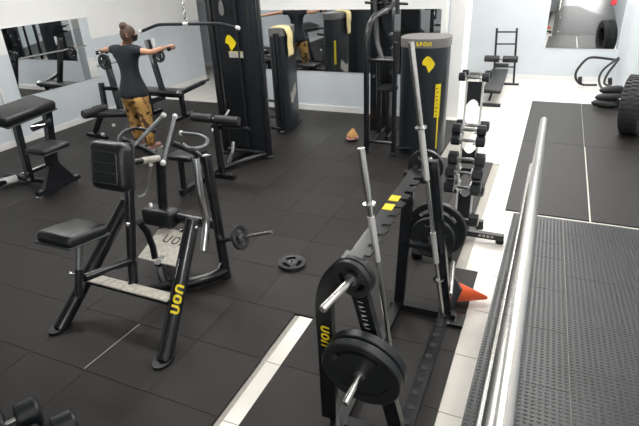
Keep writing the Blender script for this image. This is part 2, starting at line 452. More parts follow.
# ================================================================== ROW MACHINE
X0 = -2.46
c0 = lambda px, py: PX(px, py, X0)
rm = thing('row_machine', (X0, 2.3, 0), 'plate-loaded seated row machine with chest pad and yellow logo', 'gym machine')
FY = 1.85
def leg_pt(s, z): return V(X0 + s * (.46 - .22 * z), FY + 1.0 * z, z)
for s in (1, -1):
    a, b_ = leg_pt(s, .0), leg_pt(s, .66 if s > 0 else .70)
    leg = MB().tube([a, b_], .05, 20).build('frame_leg', 'black_metal', rm)
    x, y, z = frame(b_ - a)
    MB().tube([b_, b_ + z * .012], [.05, .044], 20).build('end_cap', 'dark_metal', leg)
    # oval foot plate
    pl = [(.060 * math.cos(t * PI / 12), .084 * math.sin(t * PI / 12)) for t in range(24)]
    MB().prism(pl, (a.x, a.y - .005, 0), (1, 0, 0), (0, 1, 0), (0, 0, .020)).build('foot_plate', 'black_metal', leg)
    if s > 0:
        ax = (a - b_).normalized(); nv = V(.66, -.55, .55)
        logo_tube(leg, leg_pt(1, .345), ax, nv, .05, .056, flip=-1, st=1.25)
        # small white lettering above the logo
        n0 = (nv - ax * nv.dot(ax)).normalized(); t0 = ax.cross(n0); mbw = MB()
        for k in range(8):
            o_ = leg_pt(1, .46) + ax * k * .017
            th = -.75 - .04 * (k % 2); pa = o_ + (n0 * math.cos(th) - t0 * math.sin(th)) * .0522
            pb = o_ + (n0 * math.cos(th - .2) - t0 * math.sin(th - .2)) * .0522
            mbw.add([pa, pa + ax * .004, pb + ax * .004, pb], [(0, 1, 2, 3)])
            mid = pa if k % 3 else pb
            mbw.add([mid, mid + ax * .012, mid + ax * .012 + (pb - pa) * .25 * (1 if k % 3 else -1), mid + (pb - pa) * .25 * (1 if k % 3 else -1)], [(0, 1, 2, 3)])
        mbw.build('small_lettering', 'white_print', leg, 0)
        for q, zz in ((.055, .63), (-.055, .60)):
            p = leg_pt(1, zz); MB().lathe([(.012, 0), (.012, .012), (.008, .016)], p + V(.045 if q > 0 else -.06, -.01, .01), (1 if q > 0 else -1, 0, 0), 10).build('bolt', 'chrome', leg)
# low step between the legs
a, b_ = leg_pt(-1, .26), leg_pt(1, .26)
MB().tube([a, b_], .028, 12).build('cross_bar', 'black_metal', rm)
stp = MB().box((X0, a.y - .01, .30), (b_.x - a.x - .06, .085, .012)).build('foot_step', 'checker', rm)
bd = MB()
for i in range(12):
    for j in range(3):
        bd.bar((X0 - .3 + i * .055 - .012, a.y - .035 + j * .026 - .006, .307), (X0 - .3 + i * .055 + .012, a.y - .035 + j * .026 + .006, .307), .006, .004)
bd.build('tread_bars', 'checker', stp)['kind'] = 'stuff'
# sloped foot plate with dark logo
p1, p2 = V(X0 - .27, 2.50, .25), V(X0 - .27, 2.80, .37)
fpv = (p2 - p1)
fp = MB().prism([(0, 0), (.36, 0), (.36, .9), (.31, 1.0), (.05, 1.0), (0, .9)], p1, (1, 0, 0), fpv, V(0, .004, -.012)).build('foot_plate', 'checker', rm)
fn_ = V(1, 0, 0).cross(fpv).normalized()
logo_flat(fp, p1 + V(.10, 0, 0) + fpv * .55 + fn_ * .002, (1, 0, 0), fpv, .085, 'black_print', wd=.14)
bd = MB()
for i in range(7):
    for j in range(6):
        o_ = p1 + V(.03 + i * .048, 0, 0) + fpv * (.06 + j * .15); e = V(.010, 0, 0) + fpv.normalized() * (.008 if (i + j) % 2 else -.008)
        bd.bar(o_ - e + fn_ * .001, o_ + e + fn_ * .001, .005, .003)
bd.build('tread_bars', 'checker', fp)['kind'] = 'stuff'
MB().bar(p1 + V(.20, -.02, -.02), p1 + V(.20, .02, -.02) + fpv, .05, .03).build('plate_support', 'black_metal', rm)
MB().tube([c0(139, 222), c0(147, 232), c0(153, 247), c0(155, 258)], .024, 8).build('stay', 'black_metal', rm)
# upright, seat
up0, up1 = c0(133, 281), c0(128, 161)
MB().tube([up0, up1], .033, 14).build('upright', 'black_metal', rm)
MB().tube([V(X0, a.y, .27), V(X0, up0.y + .02, up0.z)], .029, 10).build('upright_foot', 'black_metal', rm)
sa, sb = c0(84, 278), c0(133, 260)
MB().tube([sa, sb], .026, 14).build('seat_arm', 'black_metal', rm)
MB().lathe([(.012, 0), (.012, .012)], sb + V(.03, 0, .0), (1, 0, 0), 10).build('bolt', 'chrome', rm)
MB().tube([c0(79.5, 296), c0(79, 269)], .024, 12).build('seat_sleeve', 'black_metal', rm)
MB().tube([c0(79, 270), c0(79.5, 244)], .020, 10).build('seat_post', 'grey_tube', rm)
kp = c0(79, 274)
MB().tube([kp, kp + V(-.045, -.01, 0)], .006, 8).lathe([(.008, 0), (.013, .006), (.013, .02), (.008, .026)], kp + V(-.04, -.01, 0), (-1, -.2, 0), 12).build('adjust_knob', 'chrome', rm)
sc = c0(73, 233)
ms = Matrix.Rotation(math.radians(-9), 3, 'X')
seat = MB().rbox(sc, (.275, .30, .080), .034, ms, 4).build('seat', 'leather', rm)
MB().rbox(sc - ms @ V(0, 0, .032), (.279, .304, .014), .006, ms).build('piping', 'piping', seat)
# leg 1 gives up to the pad; chest pad
pc = c0(112, 166); mp = Matrix.Rotation(math.radians(-12), 3, 'X')
pad = MB().rbox(pc, (.30, .125, .315), .055, mp, 5).build('chest_pad', 'leather', rm)
sm = MB()
fr0 = [mp @ V(x, -.0625, z) + pc for x, z in ((-.10, -.10), (.10, -.10), (.10, .10), (-.10, .10))]
sm.tube(fillet(fr0 + [fr0[0]], .02), .0035, 6)
for zz in (.03, -.03): sm.tube([mp @ V(-.098, -.0615, zz) + pc, mp @ V(.098, -.0615, zz) + pc], .003, 6)
sm.build('stitching', 'piping', pad)
MB().rbox(pc + mp @ V(0, .05, 0), (.285, .012, .30), .005, mp).build('piping', 'piping', pad)
MB().tube([pc + V(0, .05, 0), up1 + V(0, .03, -.06)], .02, 10).build('pad_mount', 'black_metal', rm)
tb0, tb1 = c0(121, 164), c0(160, 158)
tbm = MB().tube([tb0, tb1], .022, 12).build('top_beam', 'black_metal', rm)
MB().tube([tb0 + (tb1 - tb0) * .5, tb0 + (tb1 - tb0) * .95], .0235, 12).build('sticker', 'sticker', tbm)
# handles and arms
for s in (-1, 1):
    if s < 0: ha, hb = PX(123, 157, -2.64), PX(164, 115, -2.52)
    else: ha, hb = PX(163, 163, -2.28), PX(175, 116, -2.40)
    h = MB().tube([ha, (ha + hb) / 2, hb], .014, 12).build('handle', 'grey_tube', rm)
    d = (hb - ha).normalized()
    for p, dd in ((ha, -d), (hb, d)): MB().lathe([(.016, -.016), (.019, -.01), (.019, .006), (.014, .012)], p, dd, 12).build('end_cap', 'white_plastic', h)
    if s > 0: lp = [(181, 133), (200, 135), (208, 139), (206, 146), (196, 149), (187, 148), (184, 144)]
    else: lp = [(154, 131), (135, 128), (124, 131), (118, 138), (121, 145), (130, 150)]
    L = [PZ(px, py, 1.16) for px, py in lp]
    lo = MB().tube(L, .013, 12, bend=.05).build('loop_handle', 'dark_metal' if s < 0 else 'grey_tube', rm)
    MB().lathe([(.015, -.012), (.018, -.006), (.018, .006), (.012, .01)], L[0], L[0] - L[1], 12).build('end_cap', 'white_plastic' if s > 0 else 'dark_metal', lo)
    if s > 0: A = [PX(172, 143, -2.38), PX(196, 152, -2.32), PX(208, 166, -2.25)]
    else: A = [PX(121, 139, -2.70), PX(140, 147, -2.66), PX(160, 158, -2.63)]
    MB().tube(A, .024, 12, bend=.06).build('arm', 'black_metal', rm)
    # rear legs
    top = V(X0 + s * .215, 2.90, 1.00); bot = V(X0 + s * .30, 2.82, .05)
    rl = MB().tube([top, bot], .038, 14).build('rear_leg', 'black_metal', rm)
    MB().lathe([(.042, 0), (.042, .03), (.034, .045), (.034, .08)], (bot.x, bot.y, 0), (0, 0, 1), 16).build('rubber_foot', 'black_metal', rl)
    MB().tube([top, A[-1]], .028, 10).build('arm_joint', 'black_metal', rm)
    MB().tube([V(X0 + s * .30, 2.82, .06), V(X0 + s * .22, 2.66, .055), V(X0 + s * .05, 2.52, .055), V(X0, 2.50, .055)], .044, 12, bend=.12).build('base_tube', 'black_metal', rm)
MB().bar(V(X0 + .27, 2.775, .105), V(X0 + .292, 2.778, .15), .022, .004).build('sticker', 'white_print', rm)
MB().tube([V(X0, 2.50, .055), V(X0, a.y + .02, .24)], .03, 10).build('spine_tube', 'black_metal', rm)
MB().tube([V(X0 - .26, 2.86, .45), V(X0 + .26, 2.86, .45)], .04, 12).build('pivot_shaft', 'black_metal', rm)
MB().rbox(PY(161, 216, 2.84), (.30, .14, .15), .03).build('pivot_housing', 'dark_metal', rm)
for s in (1, -1):
    chl = [V(X0 + s * (x + 2.46), y, z) for x, y, z in [tuple(PX(196, 158, -2.27)), tuple(PX(201, 198, -2.25)), tuple(PX(207, 222, -2.225)), tuple(PX(204, 250, -2.22))]]
    if s > 0: MB().tube(chl, .030, 14, bend=.05).build('lever', 'chrome', rm)
pa, pb, ptip = PY(220, 241, 2.80), PY(232, 239, 2.80), PY(272, 232, 2.80)
MB().tube([pa, pb], .016, 10).build('peg_socket', 'black_metal', rm)
MB().tube([pb, ptip], .0125, 12).build('plate_peg', 'chrome', rm)
MB().tube([pa, V(X0 + .22, 2.86, .45)], .02, 10).build('peg_arm', 'black_metal', rm)
q = c0(150, 192)
MB().tube([c0(137, 197), c0(144, 196), c0(148, 189), c0(151, 165)], .009, 8, bend=.04).build('release_lever', 'grey_tube', rm)
MB().lathe([(.011, 0), (.014, .006), (.014, .014), (.008, .02)], c0(151, 166), (0, .1, 1), 10).build('lever_cap', 'white_plastic', rm)
MB().lathe([(.012, 0), (.012, .03)], c0(151, 207), (-.6, .6, .5), 8).build('peg_cap', 'white_plastic', rm)
MB().lathe([(.014, 0), (.014, .014), (.009, .018)], c0(124, 224) + V(.03, 0, 0), (1, 0, 0), 12).build('bolt', 'chrome', rm)

# ================================================================== WEIGHT PLATES
def plate_mesh(name, R, th, slots, slot_r, n=48):
    # polar mesh with true openings; axis along +Z of local frame, centre at origin
    hub = .014
    rad = [hub, R * .17, slot_r[0] * R, slot_r[1] * R, R * .86, R * .97, R]
    hz = [th * .5, th * .5, th * .36, th * .36, th * .5, th * .5, th * .40]
    mb = MB(); gone = set()
    for j in range(n):
        a = (j + .5) / n * 2 * PI
        for (a0, a1) in slots:
            if (a - a0) % (2 * PI) < (a1 - a0): gone.add((2, j))
    N = len(rad)
    for sgn in (1, -1):
        for i in range(N):
            for j in range(n):
                a = j / n * 2 * PI; mb.v.append(V(rad[i] * math.cos(a), rad[i] * math.sin(a), sgn * hz[i]))
    F = lambda sd, i, j: sd * N * n + i * n + j % n
    for i in range(N - 1):
        for j in range(n):
            if (i, j) in gone:
                for (i0, j0, i1, j1, nb) in ((i, j, i, j + 1, (i - 1, j)), (i + 1, j, i + 1, j + 1, (i + 1, j)), (i, j, i + 1, j, (i, (j - 1) % n)), (i, j + 1, i + 1, j + 1, (i, (j + 1) % n))):
                    if nb not in gone: mb.f.append((F(0, i0, j0), F(0, i1, j1), F(1, i1, j1), F(1, i0, j0)))
                continue
            mb.f.append((F(0, i, j), F(0, i, j + 1), F(0, i + 1, j + 1), F(0, i + 1, j)))
            mb.f.append((F(1, i, j), F(1, i, j + 1), F(1, i + 1, j + 1), F(1, i + 1, j)))
    for j in range(n):
        mb.f.append((F(0, 0, j), F(0, 0, j + 1), F(1, 0, j + 1), F(1, 0, j)))
        mb.f.append((F(0, N - 1, j), F(0, N - 1, j + 1), F(1, N - 1, j + 1), F(1, N - 1, j)))
    return mb.mesh(name, 'iron', ang=30)
D2 = math.radians
PL = {'s': plate_mesh('disc', .094, .026, [(D2(20), D2(100)), (D2(140), D2(220)), (D2(260), D2(340))], (.42, .70)),
      'm': plate_mesh('disc', .115, .03, [(D2(20), D2(100)), (D2(140), D2(220)), (D2(260), D2(340))], (.42, .70)),
      'l': plate_mesh('disc', .15, .034, [(D2(10), D2(110)), (D2(190), D2(290))], (.60, .76)),
      'xl': plate_mesh('disc', .198, .044, [(D2(35), D2(150)), (D2(215), D2(330))], (.66, .78)),
      'xxl': plate_mesh('disc', .205, .040, [(D2(35), D2(150)), (D2(215), D2(330))], (.66, .78))}
HUBS = {k: MB().lathe([(.0145, -.004 - t), (.028, -.004 - t), (.028, .004 + t), (.0145, .004 + t)], (0, 0, 0), (0, 0, 1), 20, close=True).mesh('hub_ring', 'grey_tube', ang=30) for k, t in (('s', .013), ('m', .015), ('l', .017), ('xl', .02), ('xxl', .02))}
def plate(kind, c, ax, label, spin=0.0):
    t = thing('weight_plate', c, label, 'weight plate', 'cast iron weight plates')
    x, y, z = frame(ax); M = Matrix((x, y, z)).transposed() @ Matrix.Rotation(spin, 3, 'Z')
    t.rotation_euler = M.to_euler()
    inst(PL[kind], 'disc', t); inst(HUBS[kind], 'hub_ring', t)
    return t
pd = (ptip - pb).normalized()
plate('s', PY(240, 237.5, 2.80), pd, 'small iron plate loaded on the row machine peg')
plate('m', V(*PZ(292, 263, .016)), V(0, 0, 1), 'round iron plate lying alone on the rubber floor', .6)

# ================================================================== BARBELL AND PLATE RACK
RKX = -.585; YF, YB = 1.80, 2.92
bk = thing('bar_rack', (RKX, (YF + YB) / 2, 0), 'black bar and plate rack with notched beam and yellow marks', 'weight rack')
bw = .07
for y in (YF, YB):
    MB().box((RKX, y, .025), (.46, .06, .05)).build('cross_foot', 'black_metal', bk, 0)
for x, nm in ((-.76, 'base_rail'), (-.43, 'base_rail')):
    br = MB().box((x, (YF + YB) / 2 - .06, .035), (.075 if x > -.6 else .06, YB - YF + .1, .05)).build(nm, 'black_metal', bk, 0)
    if x > -.6:
        for k in range(10):
            yk = 1.90 + k * .106
            ho = MB().lathe([(.021, 0), (.021, .003), (.016, .003), (.016, .0005)], (x - .004, yk, .0598), (0, 0, 1), 16).build('bar_cup', 'black_print', br)
MB().box((-.345, YB - .02, .012), (.10, .14, .02)).build('foot_plate', 'black_metal', bk, 0)
# rear frame
MB().bar(V(-.755, YB, .05), V(-.715, YB, 1.05), bw, .04, up=(0, 1, 0)).build('post', 'black_metal', bk, 0)
MB().bar(V(-.415, YB, .05), V(-.575, YB, 1.14), .055, .05, up=(0, 1, 0)).build('post', 'black_metal', bk, 0)
# front frame: curved flat left post, straight right post
fp_ = [PY(350, 266, YF), PY(338, 270, YF), PY(328, 284, YF), PY(324, 305, YF), PY(327, 340, YF)]
fp_.append(V(fp_[-1].x, YF, .045))
pp = fillet(fp_, .12, 5); mbp = MB(); k = 0
n = len(pp)
for i, p in enumerate(pp):
    t = (pp[min(i + 1, n - 1)] - pp[max(i - 1, 0)]).normalized(); s_ = V(t.z, 0, -t.x)
    for (u, v) in ((-.042, -.02), (.042, -.02), (.042, .02), (-.042, .02)): mbp.v.append(p + s_ * u + V(0, v, 0))
for i in range(n - 1):
    for j in range(4): mbp.f.append((i * 4 + j, i * 4 + (j + 1) % 4, (i + 1) * 4 + (j + 1) % 4, (i + 1) * 4 + j))
mbp.f += [(0, 1, 2, 3), tuple((n - 1) * 4 + j for j in range(4))]
lp_ = mbp.build('post', 'black_metal', bk, 40)
lx = PY(326, 320, YF)
logo_flat(lp_, V(fp_[4].x + .036, YF - .0215, PY(326, 323, YF).z + .0), (0, 0, -1), (1, 0, 0), .046)
lp_.children[0].location.x += -.058
MB().bar(PY(354, 268, YF), V(-.44, YF, .05), .075, .045, up=(0, 1, 0)).build('post', 'black_metal', bk, 0)
# white lettering on the right front post
d = (V(-.44, YF, .05) - PY(354, 268, YF)).normalized(); sd = V(d.z, 0, -d.x) * -1
mbw = MB(); o_ = PY(354, 268, YF) + d * .16 + V(0, -.0235, 0)
for k in range(7):
    oo = o_ + d * k * .024 - sd * .016
    mbw.add([oo, oo + d * .0025, oo + d * .0105 + sd * .026, oo + d * .008 + sd * .026], [(0, 1, 2, 3)])
    if k % 2: mbw.add([oo + d * .012, oo + d * .0145, oo + d * .0095 + sd * .018, oo + d * .007 + sd * .018], [(0, 1, 2, 3)])
mbw.build('small_lettering', 'white_print', bk, 0)
MB().box(V(-.68, YF, 1.075), (.09, .07, .02)).build('top_cap', 'black_metal', bk, 0)
# notched beam
BZ = 1.06
poly = [(-.715, YF - .03)]
yk = YF - .02; nn = 11; pitch = (YB - YF + .04) / nn
right = [(-.622, YF - .03)]
for k in range(nn):
    y0 = YF - .02 + k * pitch
    right += [(-.612, y0 + pitch * .16), (-.620, y0 + pitch * .30), (-.655, y0 + pitch * .36), (-.660, y0 + pitch * .50), (-.655, y0 + pitch * .64), (-.620, y0 + pitch * .70)]
right += [(-.622, YB + .03)]
poly = [(-.715, YF - .03)] + right + [(-.715, YB + .03)]
bmn = bmesh.new()
top = [bmn.verts.new((x, y, BZ + .006)) for x, y in poly]; f = bmn.faces.new(top)
r = bmesh.ops.extrude_face_region(bmn, geom=[f]); 
for v in [g for g in r['geom'] if isinstance(g, bmesh.types.BMVert)]: v.co.z -= .008
bmesh.ops.triangulate(bmn, faces=[ff for ff in bmn.faces if len(ff.verts) > 4])
bmn.verts.ensure_lookup_table(); bmn.verts.index_update()
mbb = MB(); mbb.add([v.co.copy() for v in bmn.verts], [[v.index for v in ff.verts] for ff in bmn.faces]); bmn.free()
beam = mbb.build('notched_beam', 'black_metal', bk, 30)
MB().box((-.712, (YF + YB) / 2, BZ - .03), (.012, YB - YF, .06)).build('beam_flange', 'black_metal', beam, 0)
for (px, py) in ((397.5, 198.5), (390.5, 207)):
    p = PZ(px, py, BZ + .008); MB().box((-.686, p.y, BZ + .0075), (.054, .072, .002)).build('yellow_mark', 'yellow', beam, 0)
# pegs
def peg(p0, p1, r=.0135):
    x, y, z = frame(Vector(p1) - Vector(p0)); o = MB().tube([p0, Vector(p1) - z * .006, p1], [r, r, r * .8], 16).build('plate_peg', 'steel', bk); return o
pk1 = (PY(360, 271, YF), PY(322, 310, 1.52)); peg(*pk1, .018)
pk2 = (PY(370, 355, YF), PY(345, 404, 1.51)); peg(*pk2, .016)
pk3 = (V(-.645, YB, 1.045), V(-.645, YB + .30, 1.05)); peg(*pk3)
pk4 = (V(-.575, YB, .535), V(-.575, YB + .42, .54)); peg(*pk4)
MB().bar(V(-.745, YB, .535), V(-.49, YB, .535), .05, .03, up=(0, 0, 1)).build('peg_bar', 'black_metal', bk, 0)
MB().bar(V(-.72, YF, pk2[0].z), V(-.56, YF, pk2[0].z), .05, .03, up=(0, 0, 1)).build('peg_bar', 'black_metal', bk, 0)
pp0, pp1 = PX(444, 283, -.40), PX(453, 263, -.40); peg(V(-.405, YB, .19), PY(453, 262, YB + .42), .017)
plate('s', pk1[0].lerp(pk1[1], .10), pk1[1] - pk1[0], 'small iron plate hung on the near top peg of the bar rack', .3)
plate('s', pk1[0].lerp(pk1[1], .21), pk1[1] - pk1[0], 'frontmost small plate on the near top peg of the bar rack', .35)
plate('xl', pk2[0].lerp(pk2[1], .18), pk2[1] - pk2[0], 'large iron plate, rear one of the pair low on the near peg', .2)
plate('xl', pk2[0].lerp(pk2[1], .37), pk2[1] - pk2[0], 'large iron plate facing the camera low on the near peg', .2)
plate('m', pk3[0].lerp(pk3[1], .40), V(0, 1, 0), 'iron plate on the far top peg behind the standing bar', .5)
plate('xxl', pk4[0].lerp(pk4[1], .62), V(0, 1, 0), 'largest iron plate on the far low peg of the bar rack')
plate('l', pk4[0].lerp(pk4[1], .30), V(0, 1, 0), 'medium iron plate in front of the largest on the far peg', .9)
# standing bars
def bar(pts, label, segs):
    b0 = pts[0]; t = thing('barbell', b0, label, 'barbell', 'bars standing in the rack')
    d = (pts[1] - pts[0]); L = d.length; d.normalize()
    for nm, mt, a0, a1, r in segs: MB().tube([b0 + d * L * a0, b0 + d * L * a1], r, 14).build(nm, mt, t)
    return t
b2a, b2b = V(-.437, 2.855, .062), PY(411, 42, 2.74)
bar((b2a, b2b), 'long chrome bar standing upright in the far end of the rack',
    [('shaft', 'chrome', .0, 1.0, .0135), ('sleeve', 'steel', .74, 1.0, .0165), ('collar', 'chrome', .737, .742, .034), ('grip', 'knurl', .56, .735, .0185), ('grip', 'knurl', .235, .36, .0175), ('collar', 'chrome', .160, .166, .034), ('sleeve', 'steel', .0, .16, .0155)])
b1a, b1b = V(PZ(398, 408, .062).x, 1.98, .062), PY(361, 148, 1.96)
bar((b1a, b1b), 'shorter chrome bar leaning in the near end of the rack',
    [('shaft', 'chrome', .0, 1.0, .0125), ('sleeve', 'steel', .86, 1.0, .0165), ('collar', 'chrome', .818, .824, .030), ('grip', 'knurl', .62, .78, .0165), ('sleeve', 'steel', .824, .87, .0145)])

# ================================================================== DUMBBELLS
def dumbbell_mesh(L, R, hl, sides=6):
    hd = []
    for s in (-1, 1):
        a0 = s * (L / 2 - hl); a1 = s * L / 2; e = s * hl * .14
        hd.append(MB().lathe([(R * .55, a0 - 0), (R * .92, a0 + e * .4), (R, a0 + e), (R, a1 - e), (R * .90, a1 - e * .3), (R * .6, a1)], (0, 0, 0), (1, 0, 0), sides).mesh('head', 'rubber_head', ang=25))
    gr = MB().lathe([(.011, -L / 2 + hl), (.012, -L / 4 * .9), (.0155, 0), (.012, L / 4 * .9), (.011, L / 2 - hl)], (0, 0, 0), (1, 0, 0), 12).mesh('grip', 'chrome', ang=30)
    return hd, gr
DB = {'a': dumbbell_mesh(.23, .034, .055, 8), 'b': dumbbell_mesh(.27, .046, .075, 8), 'c': dumbbell_mesh(.30, .058, .085, 6), 'd': dumbbell_mesh(.34, .068, .10, 6), 'r': dumbbell_mesh(.29, .085, .125, 24), 'h': dumbbell_mesh(.17, .028, .045, 8)}
def dumbbell(kind, c, label, ax=(1, 0, 0), roll=0.0, group='rubber dumbbells'):
    t = thing('dumbbell', c, label, 'dumbbell', group)
    a = Vector(ax).normalized(); x, y, z = frame(a); M = Matrix((a, y, -x)).transposed() if False else Matrix((a, z.cross(a) if False else V(0, 0, 1).cross(a).normalized(), a.cross(V(0, 0, 1).cross(a).normalized()))).transposed()
    t.rotation_euler = (M @ Matrix.Rotation(roll, 3, 'X')).to_euler()
    hd, gr = DB[kind]
    for h in hd: inst(h, 'head', t)
    inst(gr, 'grip', t)
    return t
# tower
TXC, TYC = -.535, 4.18
tw = thing('dumbbell_rack', (TXC, TYC, 0), 'slim black upright dumbbell tower with lit edges painted white on its uprights', 'dumbbell rack')
for y in (4.12, 4.34):
    MB().box((TXC, y, .045), (.74 if y < 4.2 else .34, .05, .05)).build('base_bar', 'dark_metal', tw, 0)
    for s in (-1, 1):
        MB().lathe([(.035, 0), (.035, .022), (.03, .03)], (TXC + s * (.34 if y < 4.2 else .14), y, ZC if s > 0 else 0), (0, 0, 1), 14).build('rubber_foot', 'rubber_head', tw)
MB().box((TXC, 4.23, .045), (.06, .24, .05)).build('base_bar', 'dark_metal', tw, 0)
lg = MB()
for k, ch in enumerate('xxxx'): lg.box((TXC + .17 + k * .035, 4.0945, .047), (.022, .001, .02))
lg.build('small_lettering', 'sticker', tw, 0)
for s in (-1, 1): MB().box((TXC + s * .062, TYC + .02, .71), (.014, .03, 1.30)).build('upright', 'white_plastic', tw, 0)  # white colour stands in for light on the upright edges
def tpanel(z0, z1, arc):
    w_ = .055; P = [(-w_, z1), (-w_, z0)]
    n_ = 8
    if arc:
        P = [(-w_, z1)] + [(-w_, z0)] + [(-w_ + 2 * w_ * i / n_, z0 + (w_ * .9) * math.sin(PI * i / n_)) for i in range(1, n_)] + [(w_, z0), (w_, z1)]
        if arc > 1: P = [(-w_, z0), (w_, z0), (w_, z1)] + [(w_ - 2 * w_ * i / n_, z1 - (w_ * .9) * math.sin(PI * i / n_)) for i in range(1, n_)] + [(-w_, z1)]
    else: P = [(-w_, z0), (w_, z0), (w_, z1), (-w_, z1)]
    return MB().prism(P, (TXC, TYC + .012, 0), (1, 0, 0), (0, 0, 1), (0, .006, 0)).build('panel', 'dark_metal', tw, 0)
tpanel(1.16, 1.35, 1); tpanel(.66, .80, 2); tpanel(.52, .62, 1); tpanel(.10, .40, 2)
rows = [('a', 471, 77, 4.10, 'top dumbbell, near one, on the upright dumbbell tower'), ('a', 474, 74, 4.26, 'top dumbbell, far one, on the upright dumbbell tower'),
        ('b', 468.5, 125, 4.28, 'upper middle dumbbell on the far side of the tower'), ('b', 466, 129.5, 4.10, 'upper middle dumbbell on the near side of the tower'),
        ('b', 468, 140.5, 4.08, 'dumbbell just below the upper middle pair on the tower'),
        ('c', 466, 159, 4.10, 'large dumbbell below the arched panel of the tower'), ('c', 463, 172.5, 4.02, 'second large dumbbell below the arched panel of the tower'),
        ('c', 461, 187, 4.00, 'third large dumbbell below the arched panel of the tower'), ('c', 464, 188, 4.30, 'large dumbbell on the far side of the tower, partly behind plates'),
        ('c', 457, 218, 4.08, 'lowest dumbbell on the tower, head beside the white tile')]
for kd, px, py, Y, lb in rows:
    p = PY(px, py, Y); dumbbell(kd, (TXC if abs(p.x - TXC) < .05 else p.x, Y, p.z), lb, roll=.26)
    for s in (-1, 1):
        MB().bar((TXC + s * .05, TYC + .02, p.z - .026), (TXC + s * .05, Y - .03 * (1 if Y < TYC else -1), p.z - .020), .014, .008, up=(0, 0, 1)).build('cradle', 'chrome', tw, 0)
p = PZ(430, 251, .06); dumbbell('d', (p.x + .02, p.y, .06), 'dumbbell lying on the mat behind the bar rack posts', ax=(1, .12, 0))
# two round headed dumbbells near the lens
rax = V(.48, .87, 0).normalized()
for (px, py), lbl in (((28, 414), 'round-head dumbbell in the near left corner cut by the left photo edge'), ((65, 427), 'round-head dumbbell in the near left corner, right of the other')):
    dumbbell('r', PZ(px, py, .086) - rax * .0825, lbl, ax=rax)

# ================================================================== CONE
bc = PZ(456, 291, .10); tip = PZ(488, 297, .03); ax = (tip - bc).normalized()
bc.z = .092
cn = thing('traffic_cone', (bc.x, bc.y, 0), 'orange cone lying on its side between rack and ramp', 'cone')
MB().lathe([(.075, 0), (.072, .01), (.014, .235), (.010, .24)], bc, ax, 20).build('body', 'orange', cn)
x, y, z = frame(ax); M = Matrix((x, y, z)).transposed()
MB().rbox(bc - ax * .008, (.15, .15, .018), .007, M).build('base', 'cone_base', cn)
# small pouch on the floor
po = PZ(352, 140, 0)
pt = thing('pouch', po, 'small tan teardrop pouch lying on the mats by the back wall', 'pouch')
MB().lathe([(.02, 0), (.075, .015), (.085, .05), (.065, .095), (.035, .135), (.012, .165)], po, (.05, .2, 1), 14).build('bag', 'pouch', pt)
MB().rbox(po + V(.085, -.02, .05), (.03, .03, .045), .01).build('tag', 'pouch_trim', pt)
MB().tube([po + V(-.06, -.06, .04), po + V(0, -.085, .03), po + V(.06, -.06, .04)], .01, 6).build('trim', 'pouch_trim', pt)

# ================================================================== LAT PULLDOWN
LX, LY = -3.50, 5.39
lt = thing('lat_pulldown', (LX, LY, 0), 'tall black lat pulldown tower with knee rollers and yellow emblem', 'gym machine')
for s, x in ((-1, -3.82), (1, -3.17)):
    o = MB().tube([V(x, LY, .02), V(x, LY, 2.75)], .042, 16).build('upright', 'black_metal', lt)
    MB().lathe([(.055, 0), (.055, .03), (.042, .04)], (x, LY, 0), (0, 0, 1), 14).build('rubber_foot', 'rubber_head', o)
MB().box((LX, LY, 2.76), (.75, .10, .08)).build('top_beam', 'black_metal', lt, 0)
MB().bar(V(LX, LY + .1, 2.76), V(LX, 4.5, 2.78), .06, .08).build('boom', 'black_metal', lt, 0)
# shroud of the stack: curved shell
arc = [(-.28, .03), (.24, .03), (.27, .05)] + [(.27 - .30 * (1 - math.cos(a)), .05 + .40 * math.sin(a)) for a in [PI / 2 * k / 8 for k in range(1, 9)]] + [(-.28, .45)]
MB().prism(arc, (LX, LY + .02, .06), (1, 0, 0), (0, 1, 0), (0, 0, 2.5)).build('stack_shroud', 'shroud', lt, 30)
fpn = MB().box((LX - .115, LY + .035, 1.3), (.29, .03, 2.4)).build('front_panel', 'black_metal', lt, 0)
for x in (-.27, .03): MB().tube([V(LX + x, LY + .012, .1), V(LX + x, LY + .012, 2.6)], .011, 8).build('guide_rod', 'dark_metal', lt)
e0 = PY(229, 50, LY + .012); emblem(lt, PY(226.5, 51, LY + .012), V(1, 0, 0), V(.0, 0, 1), .19, (0, -.003, 0))
lb0 = PY(236, 54.5, LY + .015)
lab = MB().box(lb0, (.20, .004, .075)).build('name_plate', 'sticker', lt, 0)
MB().box(lb0 + V(0, -.0005, .036), (.20, .005, .006)).build('plate_edge', 'yellow', lab, 0)
gp = PY(221, 8, LY)
MB().prism([(.04 * math.cos(a) * (1.0 if math.sin(a) < 0 else .8), .085 * math.sin(a)) for a in [2 * PI * k / 16 for k in range(16)]], gp, (1, 0, 0), (0, 0, 1), (0, .01, 0)).build('cam_cover', 'cap_grey', lt)
# leaf shaped recess on the shroud side
MB().prism([(0, .2), (.05, .1), (.06, 0), (.05, -.1), (0, -.2), (-.02, 0)], PY(247, 12, LY + .05), (1, .45, 0), (0, 0, 1), (.004, -.006, 0)).build('recess', 'black_print', lt)
MB().tube([V(-3.17, LY, .06), V(-3.82, LY, .06)], .03, 10).build('base_tube', 'black_metal', lt)
MB().tube([V(-3.20, LY, .06), V(-3.4, 5.05, .05), V(LX + .02, 4.8, .05)], .03, 10, bend=.2).build('base_tube', 'black_metal', lt)
MB().bar(V(LX, LY, .05), V(LX, 4.0, .05), .06, .06).build('base_beam', 'black_metal', lt, 0)
MB().box((LX + .08, 4.62, .03), (.42, .06, .05)).build('cross_foot', 'black_metal', lt, 0)
